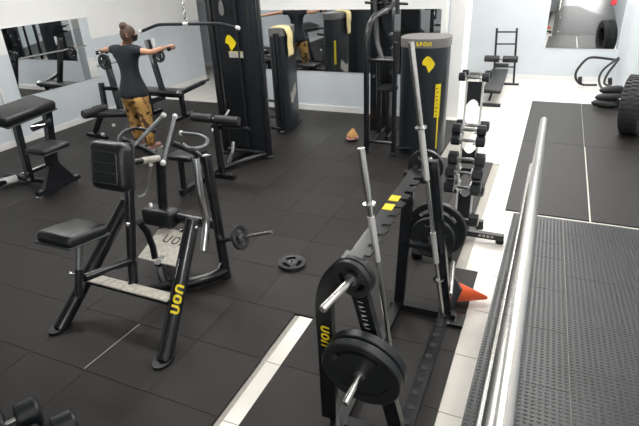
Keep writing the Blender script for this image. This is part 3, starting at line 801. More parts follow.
# knee rollers
pb_, pt_ = V(-3.40, 4.64, .05), V(-3.44, 4.70, .66)
MB().bar(pb_, pt_, .055, .055).build('roller_post', 'black_metal', lt, 0)
ra, rb = PY(192, 116.5, 4.72), PY(240, 121.5, 4.72)
MB().tube([ra, rb], .012, 8).build('roller_axle', 'chrome', lt)
d = (rb - ra)
for a0, a1 in ((.0, .44), (.50, .98)):
    MB().lathe([(.045, 0), (.052, .008), (.052, (d.length * (a1 - a0)) - .008), (.045, d.length * (a1 - a0))], ra + d * a0, d, 16).build('foam_roller', 'foam', lt)
    MB().lathe([(.02, 0), (.02, .01)], ra + d * a1, d, 10).build('end_cap', 'chrome', lt)
MB().tube([PY(212, 127, 4.74), PY(250, 129, 4.74)], .024, 10).build('stop_rod', 'black_metal', lt)
MB().tube([PY(229, 110, 4.9), PY(224, 118, 4.8)], .012, 8).build('pull_pin', 'chrome', lt)
MB().tube([PY(233.5, 142, 4.9), PY(233, 150, 4.85), PY(229, 163, 4.8)], .018, 10).build('strut', 'chrome', lt)
MB().lathe([(.02, 0), (.02, .015)], PY(213, 130, 4.66), (-1, -1, 0), 10).build('bolt', 'white_plastic', lt)
# seat
MB().tube([V(-3.52, 4.07, .0), V(-3.52, 4.10, .40)], .032, 12).build('seat_post', 'black_metal', lt)
MB().lathe([(.045, 0), (.045, .02), (.036, .025)], (-3.52, 4.07, 0), (0, 0, 1), 14).build('rubber_foot', 'chrome', lt)
MB().rbox((-3.5, 4.2, .43), (.30, .34, .06), .025).build('seat', 'leather', lt)
# hanging bar with chain
ym = 4.55
bp = [PY(141, 31.5, ym), PY(158, 24.5, ym), PY(186, 24, ym), PY(220, 23.5, ym), PY(238, 28, ym)]
lb = thing('pulldown_bar', bp[2], 'long bent pulldown bar hanging on a chain from the tower', 'pulldown bar')
MB().tube(bp, .0165, 10, bend=.06).build('bar', 'dark_metal', lb)
for p, q in ((bp[0], bp[1]), (bp[-1], bp[-2])): MB().lathe([(.018, -.02), (.021, -.012), (.021, .012), (.016, .018)], p, p - q, 12).build('end_cap', 'white_plastic', lb)
ch0 = PY(186, 24, ym)
for k in range(22):
    cz = ch0.z + .035 + k * .045
    if cz > 2.72: break
    a = PI / 2 * (k % 2); ring = [V(ch0.x + math.cos(t) * .013 * math.cos(a), ch0.y + math.cos(t) * .013 * math.sin(a), cz + math.sin(t) * .03) for t in [2 * PI * j / 10 for j in range(11)]]
    MB().tube(ring, .0055, 6).build('chain_link', 'chrome', lb)
MB().lathe([(.02, 0), (.02, .06)], ch0 + V(-.03, 0, 0), (1, 0, 0), 10).build('bar_clamp', 'white_plastic', lb)

# ================================================================== TOWERS AT THE BACK
def shroud_tower(name, cx_, cy_, ra_, rb_, rot, h, label, capz=.10, ex=.8):
    t = thing(name, (cx_, cy_, 0), label, 'gym machine')
    P = []
    for k in range(40):
        a = 2 * PI * k / 40; e = ex
        u = ra_ * math.copysign(abs(math.cos(a)) ** e, math.cos(a)); v = rb_ * math.copysign(abs(math.sin(a)) ** e, math.sin(a))
        P.append((u * math.cos(rot) - v * math.sin(rot), u * math.sin(rot) + v * math.cos(rot)))
    MB().prism(P, (cx_, cy_, .03), (1, 0, 0), (0, 1, 0), (0, 0, h - capz - .03)).build('stack_shroud', 'shroud', t, 40)
    MB().prism([(a * .97, b_ * .97) for a, b_ in P], (cx_, cy_, 0), (1, 0, 0), (0, 1, 0), (0, 0, .035)).build('plinth', 'dark_metal', t, 40)
    cp = MB().prism([(a * 1.03, b_ * 1.03) for a, b_ in P], (cx_, cy_, h - capz), (1, 0, 0), (0, 1, 0), (0, 0, capz)).build('cap', 'cap_grey', t, 40)
    def surf(ang, z, off=.002):
        a = ang; e = ex
        u = (ra_ + off) * math.copysign(abs(math.cos(a)) ** e, math.cos(a)); v = (rb_ + off) * math.copysign(abs(math.sin(a)) ** e, math.sin(a))
        return V(cx_ + u * math.cos(rot) - v * math.sin(rot), cy_ + u * math.sin(rot) + v * math.cos(rot), z)
    return t, cp, surf
def on_surface(mt, name, parent, poly, surf, a0, z0, us, vs):
    # flat print mapped on the curved shell, fan of quads around its centre
    c = surf(a0 + us * sum(p[0] for p in poly) / len(poly), z0 + vs * sum(p[1] for p in poly) / len(poly))
    ps = [surf(a0 + us * a, z0 + vs * b_) for a, b_ in poly]; n = len(ps)
    return MB().add([c] + ps, [(0, i + 1, (i + 1) % n + 1) for i in range(n)]).build(name, mt, parent, 0)
def label_strip(t, surf, a0, a1, z0, z1, flipm=1):
    N = 6; mb = MB()
    for i in range(N):
        u0 = a0 + (a1 - a0) * i / N; u1 = a0 + (a1 - a0) * (i + 1) / N
        mb.add([surf(u0, z0), surf(u1, z0), surf(u1, z1), surf(u0, z1)], [(0, 1, 2, 3)])
    s = mb.build('name_strip', 'yellow', t, 0)
    mb = MB(); H_ = z1 - z0
    for k in range(8):
        zz = z0 + H_ * (.05 + k * .115); uu = a0 + (a1 - a0) * (.12 if k % 3 else .25); u2 = a0 + (a1 - a0) * (.42 if k % 2 else .55)
        mb.add([surf(uu, zz, .004), surf(u2, zz, .004), surf(u2, zz + H_ * .03, .004), surf(uu, zz + H_ * .03, .004)], [(0, 1, 2, 3)])
    mb.build('strip_lettering', 'black_print', s, 0)
    return s
mt_, cp_, sf = shroud_tower('cable_tower', -1.405, 6.28, .285, .27, 0.0, 1.41, 'dark rounded weight tower with yellow emblem beside the white pillar')
A0 = -PI / 2
on_surface('yellow', 'emblem', mt_, [(a - .4, b_ - .5) for a, b_ in EMB], sf, A0 + .24, 1.13, .50, .19)
label_strip(mt_, sf, A0 + .62, A0 + .92, .50, .90)
MB().add([sf(A0 + .80, .10), sf(A0 + .88, .10), sf(A0 + .88, .50), sf(A0 + .80, .50)], [(0, 1, 2, 3)]).build('stripe', 'yellow', mt_, 0)
# logo on the cap rim
capz0 = 1.335
strokes(logo_paths(), .25, lambda a, b_: sf(A0 - .12 + a * .16, capz0 + b_ * .045, .014)).build('logo', 'yellow', cp_, 0)
for sgn in (-1, 1):
    on_surface('black_print', 'recess', mt_, [(0, 1), (.5, .5), (.6, 0), (.5, -.5), (0, -1), (-.1, 0)], sf, A0 + sgn * 1.25, .95, -sgn * .28, .14)
# front frame of that machine
tl = [V(-2.04, 5.94, .03), V(-2.04, 5.94, 1.42), PY(371, 18, 6.05), PY(386, 10, 6.4)]
MB().tube(tl, .034, 14, bend=.14).build('frame_tube', 'black_metal', mt_)
MB().tube([V(-1.69, 5.96, .03), V(-1.69, 5.96, 1.38)], .030, 14).build('frame_tube', 'black_metal', mt_)
for x in (-2.04, -1.69): MB().lathe([(.045, 0), (.045, .03), (.034, .04)], (x, 5.95, 0), (0, 0, 1), 12).build('rubber_foot', 'rubber_head', mt_)
for z in (1.17, .16): MB().tube([V(-2.04, 5.95, z), V(-1.69, 5.95, z)], .022, 10).build('cross_tube', 'black_metal', mt_)
MB().tube([V(-1.69, 5.96, .10), V(-1.30, 6.1, .08)], .024, 10).build('base_tube', 'black_metal', mt_)
MB().tube([V(-2.04, 5.94, .10), V(-2.06, 6.9, .08)], .03, 10).build('base_tube', 'black_metal', mt_)

# fly machine standing between it and the mirror
fm = thing('fly_machine', (-2.05, 6.95, 0), 'black arm fly machine with small round seat before the mirror', 'gym machine')
MB().bar(V(-2.16, 6.95, 0), V(-2.16, 6.95, 1.95), .30, .12, up=(0, 1, 0)).build('column', 'black_metal', fm, 0)
for x0, x1, y0 in ((365, 382, 2.5), (388, 408, 3)):
    MB().tube([PY(x0, y0, 6.85), PY(x1, y0 + 1, 6.85)], .016, 8).build('top_bar', 'black_metal', fm)
for x in (375.5, 386, 397): MB().tube([PY(x, -14, 6.85), PY(x + .5, 14, 6.85)], .03, 8).build('head_tube', 'dark_metal', fm)
MB().tube([PY(375, 0, 6.85), PY(376, 20, 6.8), PY(377, 42, 6.7), PY(380, 52, 6.6), PY(382, 60, 6.5)], .03, 10, bend=.1).build('arm', 'dark_metal', fm)
MB().tube([PY(379, 60, 6.5), PY(379, 133, 6.5)], .032, 10).build('front_post', 'black_metal', fm)
MB().lathe([(.05, 0), (.13, .005), (.14, .03), (.13, .055), (.05, .06)], PY(388, 90, 6.55), (0, 0, 1), 18).build('seat', 'leather', fm)
sp = PY(388, 90, 6.55)
MB().tube([sp, V(sp.x, sp.y, .06)], .025, 10).build('seat_post', 'black_metal', fm)
MB().tube([V(sp.x + .02, sp.y - .1, .05), V(sp.x + .02, sp.y + .45, .05)], .03, 10).build('base_tube', 'black_metal', fm)
MB().rbox(PY(386, 70, 6.75), (.26, .07, .36), .03).build('back_pad', 'leather', fm)
MB().lathe([(.03, 0), (.03, .03)], PY(392, 72, 6.55), (0, -1, 0), 10).build('bolt', 'chrome', fm)
for px, py in ((374, 76), (392, 48), (391, 34)): MB().lathe([(.022, 0), (.022, .02)], PY(px, py, 6.5), (0, -1, 0), 10).build('bolt', 'chrome', fm)
MB().tube([PY(386, 10, 6.4), PY(395, 4, 6.9)], .03, 10).build('top_link', 'dark_metal', fm)

# towel machine (its shell is seen from the side)
tt, cp2, sf2 = shroud_tower('pulley_tower', -3.555, 6.69, .13, .27, .16, 1.46, 'dark pulley tower with a towel on top near the back mirror', .10, .45)
MB().tube([V(-3.50, 6.40, .02), V(-3.50, 6.40, 1.40)], .042, 14).build('frame_tube', 'black_metal', tt)
MB().lathe([(.055, 0), (.055, .03), (.042, .04)], (-3.50, 6.40, 0), (0, 0, 1), 12).build('rubber_foot', 'rubber_head', tt)
MB().tube([V(-3.50, 6.40, .06), V(-3.46, 6.95, .05)], .026, 10).build('base_tube', 'black_metal', tt)
MB().tube([V(-3.50, 6.40, .06), V(-4.4, 6.55, .06)], .026, 10).build('base_tube', 'black_metal', tt)
label_strip(tt, sf2, PI / 2 - .95, PI / 2 - .6, .62, 1.02)
on_surface('black_print', 'recess', tt, [(0, 1), (.5, .5), (.6, 0), (.5, -.5), (0, -1), (-.1, 0)], sf2, -.75, 1.0, .35, .15)
on_surface('sticker', 'worn_sticker', tt, [(0, 0), (.3, .5), (.2, 1), (-.2, .5), (-.4, .7), (-.3, .1)], sf2, -.1, .40, .7, .28)
for z in (.20, .32, .44): MB().tube([V(-3.60, 6.5, z), V(-4.4, 6.6, z)], .02, 8).build('rail', 'dark_metal', tt)
MB().rbox((-4.15, 6.58, .52), (.36, .3, .06), .02).build('seat', 'leather', tt)
MB().tube([V(-4.15, 6.58, .06), V(-4.15, 6.58, .5)], .025, 10).build('seat_post', 'black_metal', tt)
for z in (1.05, 1.16): MB().tube([V(-3.6, 6.6, z), V(-3.95, 6.62, z + .03)], .022, 8).build('arm', 'dark_metal', tt)
# towel
tp = V(-3.44, 6.45, 1.465)
mbt = MB(); W_, n1, n2 = .20, 9, 16
path = [V(-3.60, 6.56, 1.466), V(-3.53, 6.55, 1.468), V(-3.46, 6.54, 1.468), V(-3.395, 6.525, 1.455), V(-3.375, 6.52, 1.42)] + [V(-3.37 + .004 * math.sin(k), 6.52, 1.40 - .033 * k) for k in range(1, 11)]
for i, p in enumerate(path):
    for j in range(n1):
        u = j / (n1 - 1) - .5
        dy = u * W_ * (1.0 - .02 * i); wv = .008 * math.sin(j * 2.1 + i * .25) * min(1, i / 5)
        ed = (.03 * abs(math.sin(j * 1.7)) if i == len(path) - 1 else 0)
        mbt.v.append(V(p.x + wv, p.y + dy + (.04 if i > 4 else .02), p.z + ed + wv * .3))
for i in range(len(path) - 1):
    for j in range(n1 - 1):
        a = i * n1 + j; mbt.f.append((a, a + 1, a + n1 + 1, a + n1))
tow = mbt.solo('towel', 'towel', (-3.44, 6.45, 1.10), 'pale yellow towel draped over the pulley tower top', 'towel', None, 180)
md = tow.modifiers.new('thick', 'SOLIDIFY'); md.thickness = .008; md.offset = 1

# ================================================================== BENCHES BEHIND THE PERSON
def press_bench(loc, label, mirror_=1):
    X, Y = loc
    t = thing('press_bench', (X, Y, 0), label, 'bench')
    MB().rbox((X + .42, Y + .1, .43), (.95, .28, .07), .03).build('pad', 'leather', t)
    MB().box((X + .42, Y + .1, .375), (.8, .06, .05)).build('pad_rail', 'black_metal', t, 0)
    for dx in (-.02, .80): MB().bar(V(X + dx, Y + .1, .03), V(X + dx + (.05 if dx < 0 else 0), Y + .1, .38), .05, .05).build('leg', 'black_metal', t, 0)
    for dx in (-.03, .80): MB().box((X + dx, Y + .1, .025), (.06, .5, .05)).build('cross_foot', 'black_metal', t, 0)
    for s in (-1, 1):
        a, b_ = V(X + .05, Y + .1 + s * .33, .03), V(X - .10, Y + .1 + s * .33, 1.12)
        po_ = MB().bar(a, b_, .06, .06, up=(0, 1, 0)).build('upright', 'black_metal', t, 0)
        MB().bar(b_ + V(.02, 0, -.05), b_ + V(.10, 0, -.03), .05, .02).build('bar_hook', 'chrome', po_, 0)
    MB().bar(V(X + .03, Y + .1 - .33, .12), V(X + .03, Y + .1 + .33, .12), .05, .05).build('cross_tube', 'black_metal', t, 0)
    MB().bar(V(X - .02, Y + .1 - .33, .55), V(X - .02, Y + .1 + .33, .55), .05, .05).build('cross_tube', 'black_metal', t, 0)
    return t
b1 = thing('incline_bench', (-6.2, 5.5, 0), 'black bench with foam leg rollers in front of the wall mirror', 'bench')
MB().rbox(PZ(116, 113, .45), (.62, .26, .07), .03, Matrix.Rotation(.35, 3, 'Z')).build('pad', 'leather', b1)
MB().bar(V(-6.28, 5.50, .04), V(-6.05, 5.52, .40), .06, .06).build('leg', 'black_metal', b1, 0)
MB().bar(PZ(88, 134, .03), PZ(107, 138, .03), .05, .05).build('cross_foot', 'black_metal', b1, 0)
MB().bar(V(-5.45, 5.75, .0), V(-5.5, 5.73, .42), .06, .06).build('leg', 'black_metal', b1, 0)
MB().bar(V(-6.15, 5.50, .38), V(-5.45, 5.75, .38), .06, .05).build('pad_rail', 'black_metal', b1, 0)
for px, py in ((88.5, 113), (99, 109)):
    p = PZ(px, py, .50); MB().lathe([(.05, 0), (.06, .01), (.06, .19), (.05, .20)], p + V(0, -.1, 0), (.2, 1, 0), 14).build('foam_roller', 'foam', b1)
MB().bar(PZ(85, 117, .45), PZ(103, 113, .45), .05, .05).build('roller_arm', 'black_metal', b1, 0)
MB().bar(PX(101, 83, -5.95), PX(106, 113, -5.95), .06, .06).build('backrest_post', 'black_metal', b1, 0)
MB().bar(PX(103, 88, -5.95), PX(118, 89, -5.75), .05, .05).build('backrest_arm', 'black_metal', b1, 0)
for px, py in ((103, 134), (114, 125)): MB().lathe([(.025, 0), (.025, .03)], PZ(px, py, .06), (.5, -1, .2), 10).build('end_cap', 'white_plastic', b1)

# barbell stand with loaded bar parallel to the left wall
bs = thing('bench_press', (-6.2, 6.4, 0), 'black bench press station with uprights behind the person', 'bench')
for (px0, py0, px1, py1, X) in ((105, 56, 123, 117, -6.02), (147, 40, 163, 92, -6.02)):
    a, b_ = PX(px0, py0, X - .06), PX(px1, py1, X + .16); b_.z = max(b_.z, .03)
    MB().bar(a, b_, .075, .07).build('upright', 'black_metal', bs, 0)
MB().rbox(PZ(163, 91, .43), (.85, .28, .07), .03, Matrix.Rotation(.02, 3, 'Z')).build('pad', 'leather', bs)
pp_ = PZ(163, 91, .43)
MB().box(pp_ - V(0, 0, .06), (.8, .06, .06)).build('pad_rail', 'black_metal', bs, 0)
for dx in (-.33, .36):
    MB().bar(pp_ + V(dx, 0, -.40), pp_ + V(dx, 0, -.05), .06, .06).build('leg', 'black_metal', bs, 0)
    MB().box((pp_.x + dx, pp_.y, .025), (.06, .5, .05)).build('cross_foot', 'black_metal', bs, 0)
MB().bar(pp_ + V(.36, -.12, -.02), pp_ + V(.52, .45, .08), .06, .06).build('side_arm', 'black_metal', bs, 0)
MB().tube([pp_ + V(.42, .1, .03), pp_ + V(.55, .55, .1)], .022, 8).build('side_peg', 'dark_metal', bs)
MB().lathe([(.05, 0), (.05, .04)], pp_ + V(.40, -.1, .0), (.6, .2, .4), 12).build('end_cap', 'chrome', bs)
MB().bar(V(-5.95, pp_.y - 1.0, .3), V(-5.95, pp_.y + .1, .3), .06, .06).build('cross_tube', 'black_metal', bs, 0)
ba_, bb_ = PX(96.5, 66.5, -6.05), PX(172, 48, -6.05)
bb_.z = ba_.z
bx = thing('barbell', (ba_ + bb_) / 2, 'loaded barbell resting across uprights behind the person', 'barbell')
MB().tube([ba_, bb_], .016, 10).build('shaft', 'chrome', bx)
dd = (bb_ - ba_)
plate('m', PX(104.5, 62, -6.05), dd, 'small plate on the near end of the barbell behind the person')
plate('m', PX(159, 55.5, -6.05) * 1.0, dd, 'small plate on the far end of the barbell behind the person')
MB().rbox(PX(154, 43, -5.95), (.05, .02, .14), .006).solo('paper_tag', 'white_plastic', PX(154, 46, -5.95), 'white tag on the upright right of the person', 'tag')

# ================================================================== PREACHER BENCH
pr = thing('preacher_bench', (-5.2, 3.75, 0), 'black preacher curl bench with padded arm rest by left edge', 'bench')
MB().bar(V(-5.05, 3.44, .05), V(-5.05, 4.02, .05), .07, .05).build('cross_foot', 'black_metal', pr, 0)
for y in (3.46, 4.0): MB().lathe([(.04, 0), (.04, .02), (.03, .025)], (-5.05, y, 0), (0, 0, 1), 12).build('rubber_foot', 'chrome', pr)
mbq = MB().prism([(3.52, .06), (3.96, .06), (3.80, .30), (3.78, .49), (3.66, .49), (3.66, .30)], (-5.075, 0, 0), (0, 1, 0), (0, 0, 1), (.05, 0, 0)); mbq.build('seat_gusset', 'black_metal', pr, 0)
MB().rbox((-4.98, 3.68, .53), (.30, .36, .07), .03).build('seat', 'leather', pr)
MB().rbox((-4.98, 3.68, .505), (.304, .364, .014), .006).build('piping', 'piping', pr)
MB().tube([V(-5.05, 3.74, .06), V(-5.95, 3.74, .06)], .03, 10).build('base_tube', 'black_metal', pr)
MB().tube([V(-5.75, 3.3, .06), V(-5.75, 4.15, .06)], .03, 10).build('cross_foot', 'black_metal', pr)
fo = PZ(9, 181, .07); MB().lathe([(.04, 0), (.045, .01), (.045, .17), (.04, .18)], PZ(17, 178, .06), (-.35, -1, 0), 12).build('foot_grip', 'white_plastic', pr)
pA, pB = PZ(1, 118, .86), PZ(44, 102, .86)
pm = (pA + pB) / 2
apx = (pB - pA).normalized(); axx = V(apx.y, -apx.x, 0)
tilt = math.radians(-14); wv_ = (axx * math.cos(tilt) + V(0, 0, math.sin(tilt)))
Mq = Matrix((apx, -wv_, apx.cross(-wv_))).transposed()
ap = MB().rbox(pm + V(0, -.04, 0), ((pB - pA).length + .12, .34, .12), .045, Mq, 4).build('arm_pad', 'leather', pr)
MB().rbox(pm + V(0, -.04, 0) + (Mq @ V(0, 0, -.05)), ((pB - pA).length + .125, .345, .014), .005, Mq).build('piping', 'piping', ap)
MB().bar(V(-5.42, 3.66, .06), pm + V(-.03, -.12, -.05), .07, .06).build('post', 'black_metal', pr, 0)
MB().bar(V(-5.45, 4.02, .06), pm + V(.02, .28, -.05), .09, .07).build('post', 'black_metal', pr, 0)
MB().tube([pm + V(.05, .0, -.22), pm + V(.05, .25, -.20)], .04, 10).build('adjust_sleeve', 'dark_metal', pr)
MB().tube([pm + V(.1, -.05, -.18), pm + V(.12, .12, -.20)], .014, 8).build('pull_pin', 'chrome', pr)
MB().tube([PZ(50, 158, .35), PZ(54, 157, .35)], .02, 8).build('pull_pin', 'white_plastic', pr)
for z in (.12, .2): MB().lathe([(.02, 0), (.02, .02)], V(-5.38, 3.62, z), (.6, -.6, 0), 10).build('bolt', 'chrome', pr)

# ================================================================== RECESS OBJECTS
lb_ = thing('situp_bench', (-.85, 10.4, ZC), 'decline sit-up bench with ladder frame against the far white wall', 'bench')
for px in (497, 517):
    MB().tube([PY(px, 28, 10.6), PY(px - 3.5, 84 if px > 500 else 83, 10.45)], .02, 10).build('ladder_rail', 'dark_metal', lb_)
for py in (32, 44, 67): MB().tube([PY(497 - (py - 28) * .06, py, 10.57), PY(517 - (py - 28) * .06, py, 10.57)], .014, 8).build('rung', 'dark_metal', lb_)
ra, rb = PY(484.5, 58.5, 10.3), PY(518, 59.5, 10.3)
d = rb - ra
for a0, a1 in ((0, .45), (.55, 1.0)):
    MB().lathe([(.05, 0), (.06, .01), (.06, d.length * .45 - .01), (.05, d.length * .45)], ra + d * a0, d, 14).build('foam_roller', 'foam', lb_)
MB().tube([ra, rb], .015, 8).build('roller_axle', 'chrome', lb_)
MB().rbox(PY(502, 65, 10.2), (.24, .12, .06), .02).build('roller_bracket', 'dark_metal', lb_)
f0, f1 = PZ(499, 71, .36), PZ(491, 91, .28)
f0 = PY(500, 70, 9.95); f1 = PY(491.5, 92, 8.85)
x, y, z = frame(f0 - f1); M = Matrix((x, y, z)).transposed()
MB().rbox((f0 + f1) / 2, (.30, .07, (f0 - f1).length), .03, M).build('pad', 'leather', lb_)
gx = V((f0.x + f1.x) / 2, 0, 0)
MB().tube([f1.lerp(f0, .12) - V(0, 0, .04), V(f1.x - .03, 8.92, .03)], .02, 8).build('leg', 'dark_metal', lb_)
MB().bar(PZ(478.5, 104, .02), PZ(500.5, 105.5, .02), .05, .05).build('cross_foot', 'dark_metal', lb_, 0)
MB().bar(PY(493, 84, 10.4), PY(519, 85, 10.4), .07, .06).build('cross_foot', 'dark_metal', lb_, 0)
MB().bar(f0 - V(0, 0, .05), V(f0.x - .02, 10.4, .10), .06, .06).build('pad_rail', 'dark_metal', lb_, 0)

# tubular rocker frame
rf = thing('ab_roller', (.85, 10.3, ZC), 'black tubular ab roller frame lying by the far right corner', 'ab roller')
la = [PY(597, 85, 10.35), PY(578.5, 85, 10.4), PY(574, 74, 10.45), PY(583, 62, 10.5), PY(590, 56.5, 10.55), PY(617, 60, 10.6)]
MB().tube(la, .022, 10, bend=.15).build('frame_tube', 'dark_metal', rf)
lb2 = [PY(619, 57.5, 10.6), PY(602, 70, 10.45), PY(598, 80, 10.4), PY(602, 90, 10.2), PY(622, 92, 10.0), PY(622, 86, 10.05), PY(608, 88, 10.1)]
MB().tube(lb2, .02, 10, bend=.12).build('frame_tube', 'dark_metal', rf)
lc = [PY(619, 59, 10.5), PY(607, 74, 10.35), PY(603, 84, 10.3), PY(610, 86, 10.2)]
MB().tube(lc, .02, 10, bend=.12).build('frame_tube', 'dark_metal', rf)
for px, py in ((580, 80), (610, 81)): MB().tube([PY(px, py - 3, 10.35), PY(px, py + 4, 10.35)], .035, 10).build('grip', 'foam', rf)
MB().tube([PY(617, 60, 10.6), PY(619, 57.5, 10.6)], .022, 8).build('joint', 'dark_metal', rf)

# pile of black sand bags
bags = [((598, 105), .95, 9.05), ((606, 107), .9, 9.15), ((600, 99), .85, 9.35), ((609, 100), .85, 9.3), ((603, 94), .8, 9.5)]
bl = ['black sandbag at the left foot of the pile by the tyre', 'black sandbag at the right foot of the pile by the tyre', 'black sandbag in the middle left of the pile by the tyre', 'black sandbag in the middle right of the pile by the tyre', 'topmost black sandbag of the pile by the tyre']
zb = [.06, .06, .165, .165, .268]
for k, (((px, py), s_, Y), lab_) in enumerate(zip(bags, bl)):
    c = V([.84, .95, .88, .97, .92][k], [9.02, 9.18, 9.05, 9.20, 9.12][k], zb[k])
    a = [.1, .02, .12, .05, .3][k]
    mbx = MB().lathe([(.01, -.19), (.045, -.15), (.058, -.07), (.06, .05), (.05, .13), (.012, .18)], c, V(math.cos(a), math.sin(a), -.1 if k < 2 else .06), 12)
    mbx.solo('sandbag', 'foam', (c.x, c.y, c.z - .055), lab_, 'sandbag', 'black sandbags')

# tyre leaning at the right
ty_ = thing('tyre', (1.20, 7.72, 0), 'big black tyre standing on the mats at the right edge', 'tyre')
TR, TW = .37, .25
tax = V(1, -.27, .06).normalized()
tcen = V(1.075, 7.75, TR + .012)
prof = [(TR * .58, -TW * .40), (TR * .62, -TW * .48), (TR * .80, -TW * .52), (TR * .94, -TW * .48), (TR * .985, -TW * .38), (TR, -TW * .2), (TR, TW * .2), (TR * .985, TW * .38), (TR * .94, TW * .48), (TR * .80, TW * .52), (TR * .62, TW * .48), (TR * .58, TW * .40), (TR * .64, TW * .34), (TR * .9, TW * .3), (TR * .9, -TW * .3), (TR * .64, -TW * .34)]
MB().lathe(prof, tcen, tax, 48, close=True).build('carcass', 'tyre', ty_)
tr = MB(); x, y, z = frame(tax)
for k in range(40):
    a = 2 * PI * k / 40; rd = x * math.cos(a) + y * math.sin(a); tg = -x * math.sin(a) + y * math.cos(a)
    for s in (-.30, 0, .30):
        o_ = tcen + rd * (TR + .004) + z * TW * s + tg * (.02 if s else 0)
        Mx = Matrix((rd, tg, z)).transposed(); tr.box(o_, (.016, .038, TW * .24), Mx)
tr.build('tread', 'tyre', ty_, 0)['kind'] = 'stuff'

# ================================================================== PERSON
PXc, PYc = -5.05, 5.20
ps = thing('person', (PXc, PYc, 0), 'person in dark t-shirt and camouflage trousers with arms raised sideways', 'person')
def skin_mesh(name, verts, edges, mt, sub=2):
    me = D.meshes.new(name); me.from_pydata([tuple(v[0] - ps.location) for v in verts], edges, [])
    o = D.objects.new(name, me); col.objects.link(o)
    md = o.modifiers.new('skin', 'SKIN')
    for i, v in enumerate(verts):
        r = v[1]; me.skin_vertices[0].data[i].radius = r if isinstance(r, tuple) else (r, r)
    me.skin_vertices[0].data[0].use_root = True
    s2 = o.modifiers.new('sub', 'SUBSURF'); s2.levels = sub; s2.render_levels = sub
    dg = bpy.context.evaluated_depsgraph_get(); dg.update()
    me2 = D.meshes.new_from_object(o.evaluated_get(dg)); D.objects.remove(o)
    me2.materials.clear(); me2.materials.append(MATS[mt])
    for p in me2.polygons: p.use_smooth = True
    o2 = D.objects.new(name, me2); o2.parent = ps; col.objects.link(o2); return o2
hip = V(PXc, PYc, .84)
shL, shR = V(PXc - .165, PYc + .01, 1.335), V(PXc + .165, PYc - .005, 1.345)
elL, hdL = PY(107.5, 49.5, PYc + .10), PY(102.5, 50, PYc + .30)
elR, hdR = PY(150, 52.5, PYc + .02), PY(165, 47.5, PYc + .08)
hL, hR = V(PXc - .10, PYc + .02, .78), V(PXc + .10, PYc - .01, .78)
fL, fR = V(PXc - .16, PYc + .08, .07), V(PXc + .15, PYc - .04, .07)
kL, kR = V(PXc - .14, PYc + .05, .45), V(PXc + .135, PYc - .01, .45)
neck, head0 = V(PXc + .02, PYc + .02, 1.40), V(PXc + .045, PYc + .045, 1.52)
def lerp(a, b_, t): return a + (b_ - a) * t
bv = [(hip, (.075, .065)), (V(PXc, PYc, 1.02), (.10, .075)), (V(PXc, PYc, 1.20), (.11, .08)), (V(PXc + .005, PYc + .01, 1.33), (.12, .075)), (neck, (.05, .05)), (lerp(neck, head0, .5), (.047, .05)),
      (shL, .052), (lerp(shL, elL, .5), .042), (elL, .036), (lerp(elL, hdL, .5), .033), (hdL, .024),
      (shR, .052), (lerp(shR, elR, .5), .042), (elR, .036), (lerp(elR, hdR, .5), .033), (hdR, .024),
      (hL, .050), (lerp(hL, kL, .5), .055), (kL, .055), (lerp(kL, fL, .4), .052), (fL, .036),
      (hR, .050), (lerp(hR, kR, .5), .055), (kR, .055), (lerp(kR, fR, .4), .052), (fR, .036)]
be = [(0, 1), (1, 2), (2, 3), (3, 4), (4, 5), (3, 6), (6, 7), (7, 8), (8, 9), (9, 10), (3, 11), (11, 12), (12, 13), (13, 14), (14, 15), (0, 16), (16, 17), (17, 18), (18, 19), (19, 20), (0, 21), (21, 22), (22, 23), (23, 24), (24, 25)]
bodyo = skin_mesh('body', bv, be, 'skin')
# head
hm = MB(); hc = V(PXc + .050, PYc + .05, 1.525)
yaw = math.radians(-50)     # looks to the right
Hm = Matrix.Rotation(yaw, 3, 'Z')      # local +Y is the face direction
n1, n2 = 20, 14
for i in range(n2 + 1):
    th = PI * i / n2
    for j in range(n1):
        a = 2 * PI * j / n1
        p = V(.072 * math.sin(th) * math.cos(a), .088 * math.sin(th) * math.sin(a), .108 * math.cos(th))
        if p.z < -.03: p.x *= 1 - (-.03 - p.z) * 4.0; p.y = p.y * (1 - (-.03 - p.z) * 2.2) + (-.03 - p.z) * .35
        hm.v.append(hc + Hm @ p)
for i in range(n2):
    for j in range(n1): hm.f.append((i * n1 + j, i * n1 + (j + 1) % n1, (i + 1) * n1 + (j + 1) % n1, (i + 1) * n1 + j))
hd = hm.build('head', 'skin', ps, 180)
MB().lathe([(.004, 0), (.014, .02), (.012, .035), (.004, .045)], hc + Hm @ V(0, .086, .012), Hm @ V(0, .35, -1), 8).build('nose', 'skin', hd)
for s in (-1, 1):
    MB().rbox(hc + Hm @ V(s * .070, -.01, -.005), (.016, .034, .055), .008, Hm).build('ear', 'skin', hd)
    MB().lathe([(.004, 0), (.011, .004), (.011, .008), (.004, .011)], hc + Hm @ V(s * .030, .076, .016), Hm @ V(s * .3, 1, 0), 10).build('eye', 'black_print', hd)
MB().rbox(hc + Hm @ V(0, .083, -.062), (.04, .02, .012), .005, Hm).build('mouth', 'skin', hd)
mk = MB()
for i in range(6):
    for j in range(9):
        a = PI / 2 + (j - 4) / 4 * 1.15; zz = -.012 - .075 * i / 5; rr = 1.0 - .22 * (i / 5) ** 2
        bul = .012 * math.cos((j - 4) / 4 * 1.4)
        mk.v.append(hc + Hm @ V((.078 * rr) * math.cos(a), (.096 * rr + bul) * math.sin(a) + .005, zz))
for i in range(5):
    for j in range(8): k = i * 9 + j; mk.f.append((k, k + 1, k + 10, k + 9))
mko = mk.build('face_mask', 'mask_cloth', hd, 180)
hrm = MB()
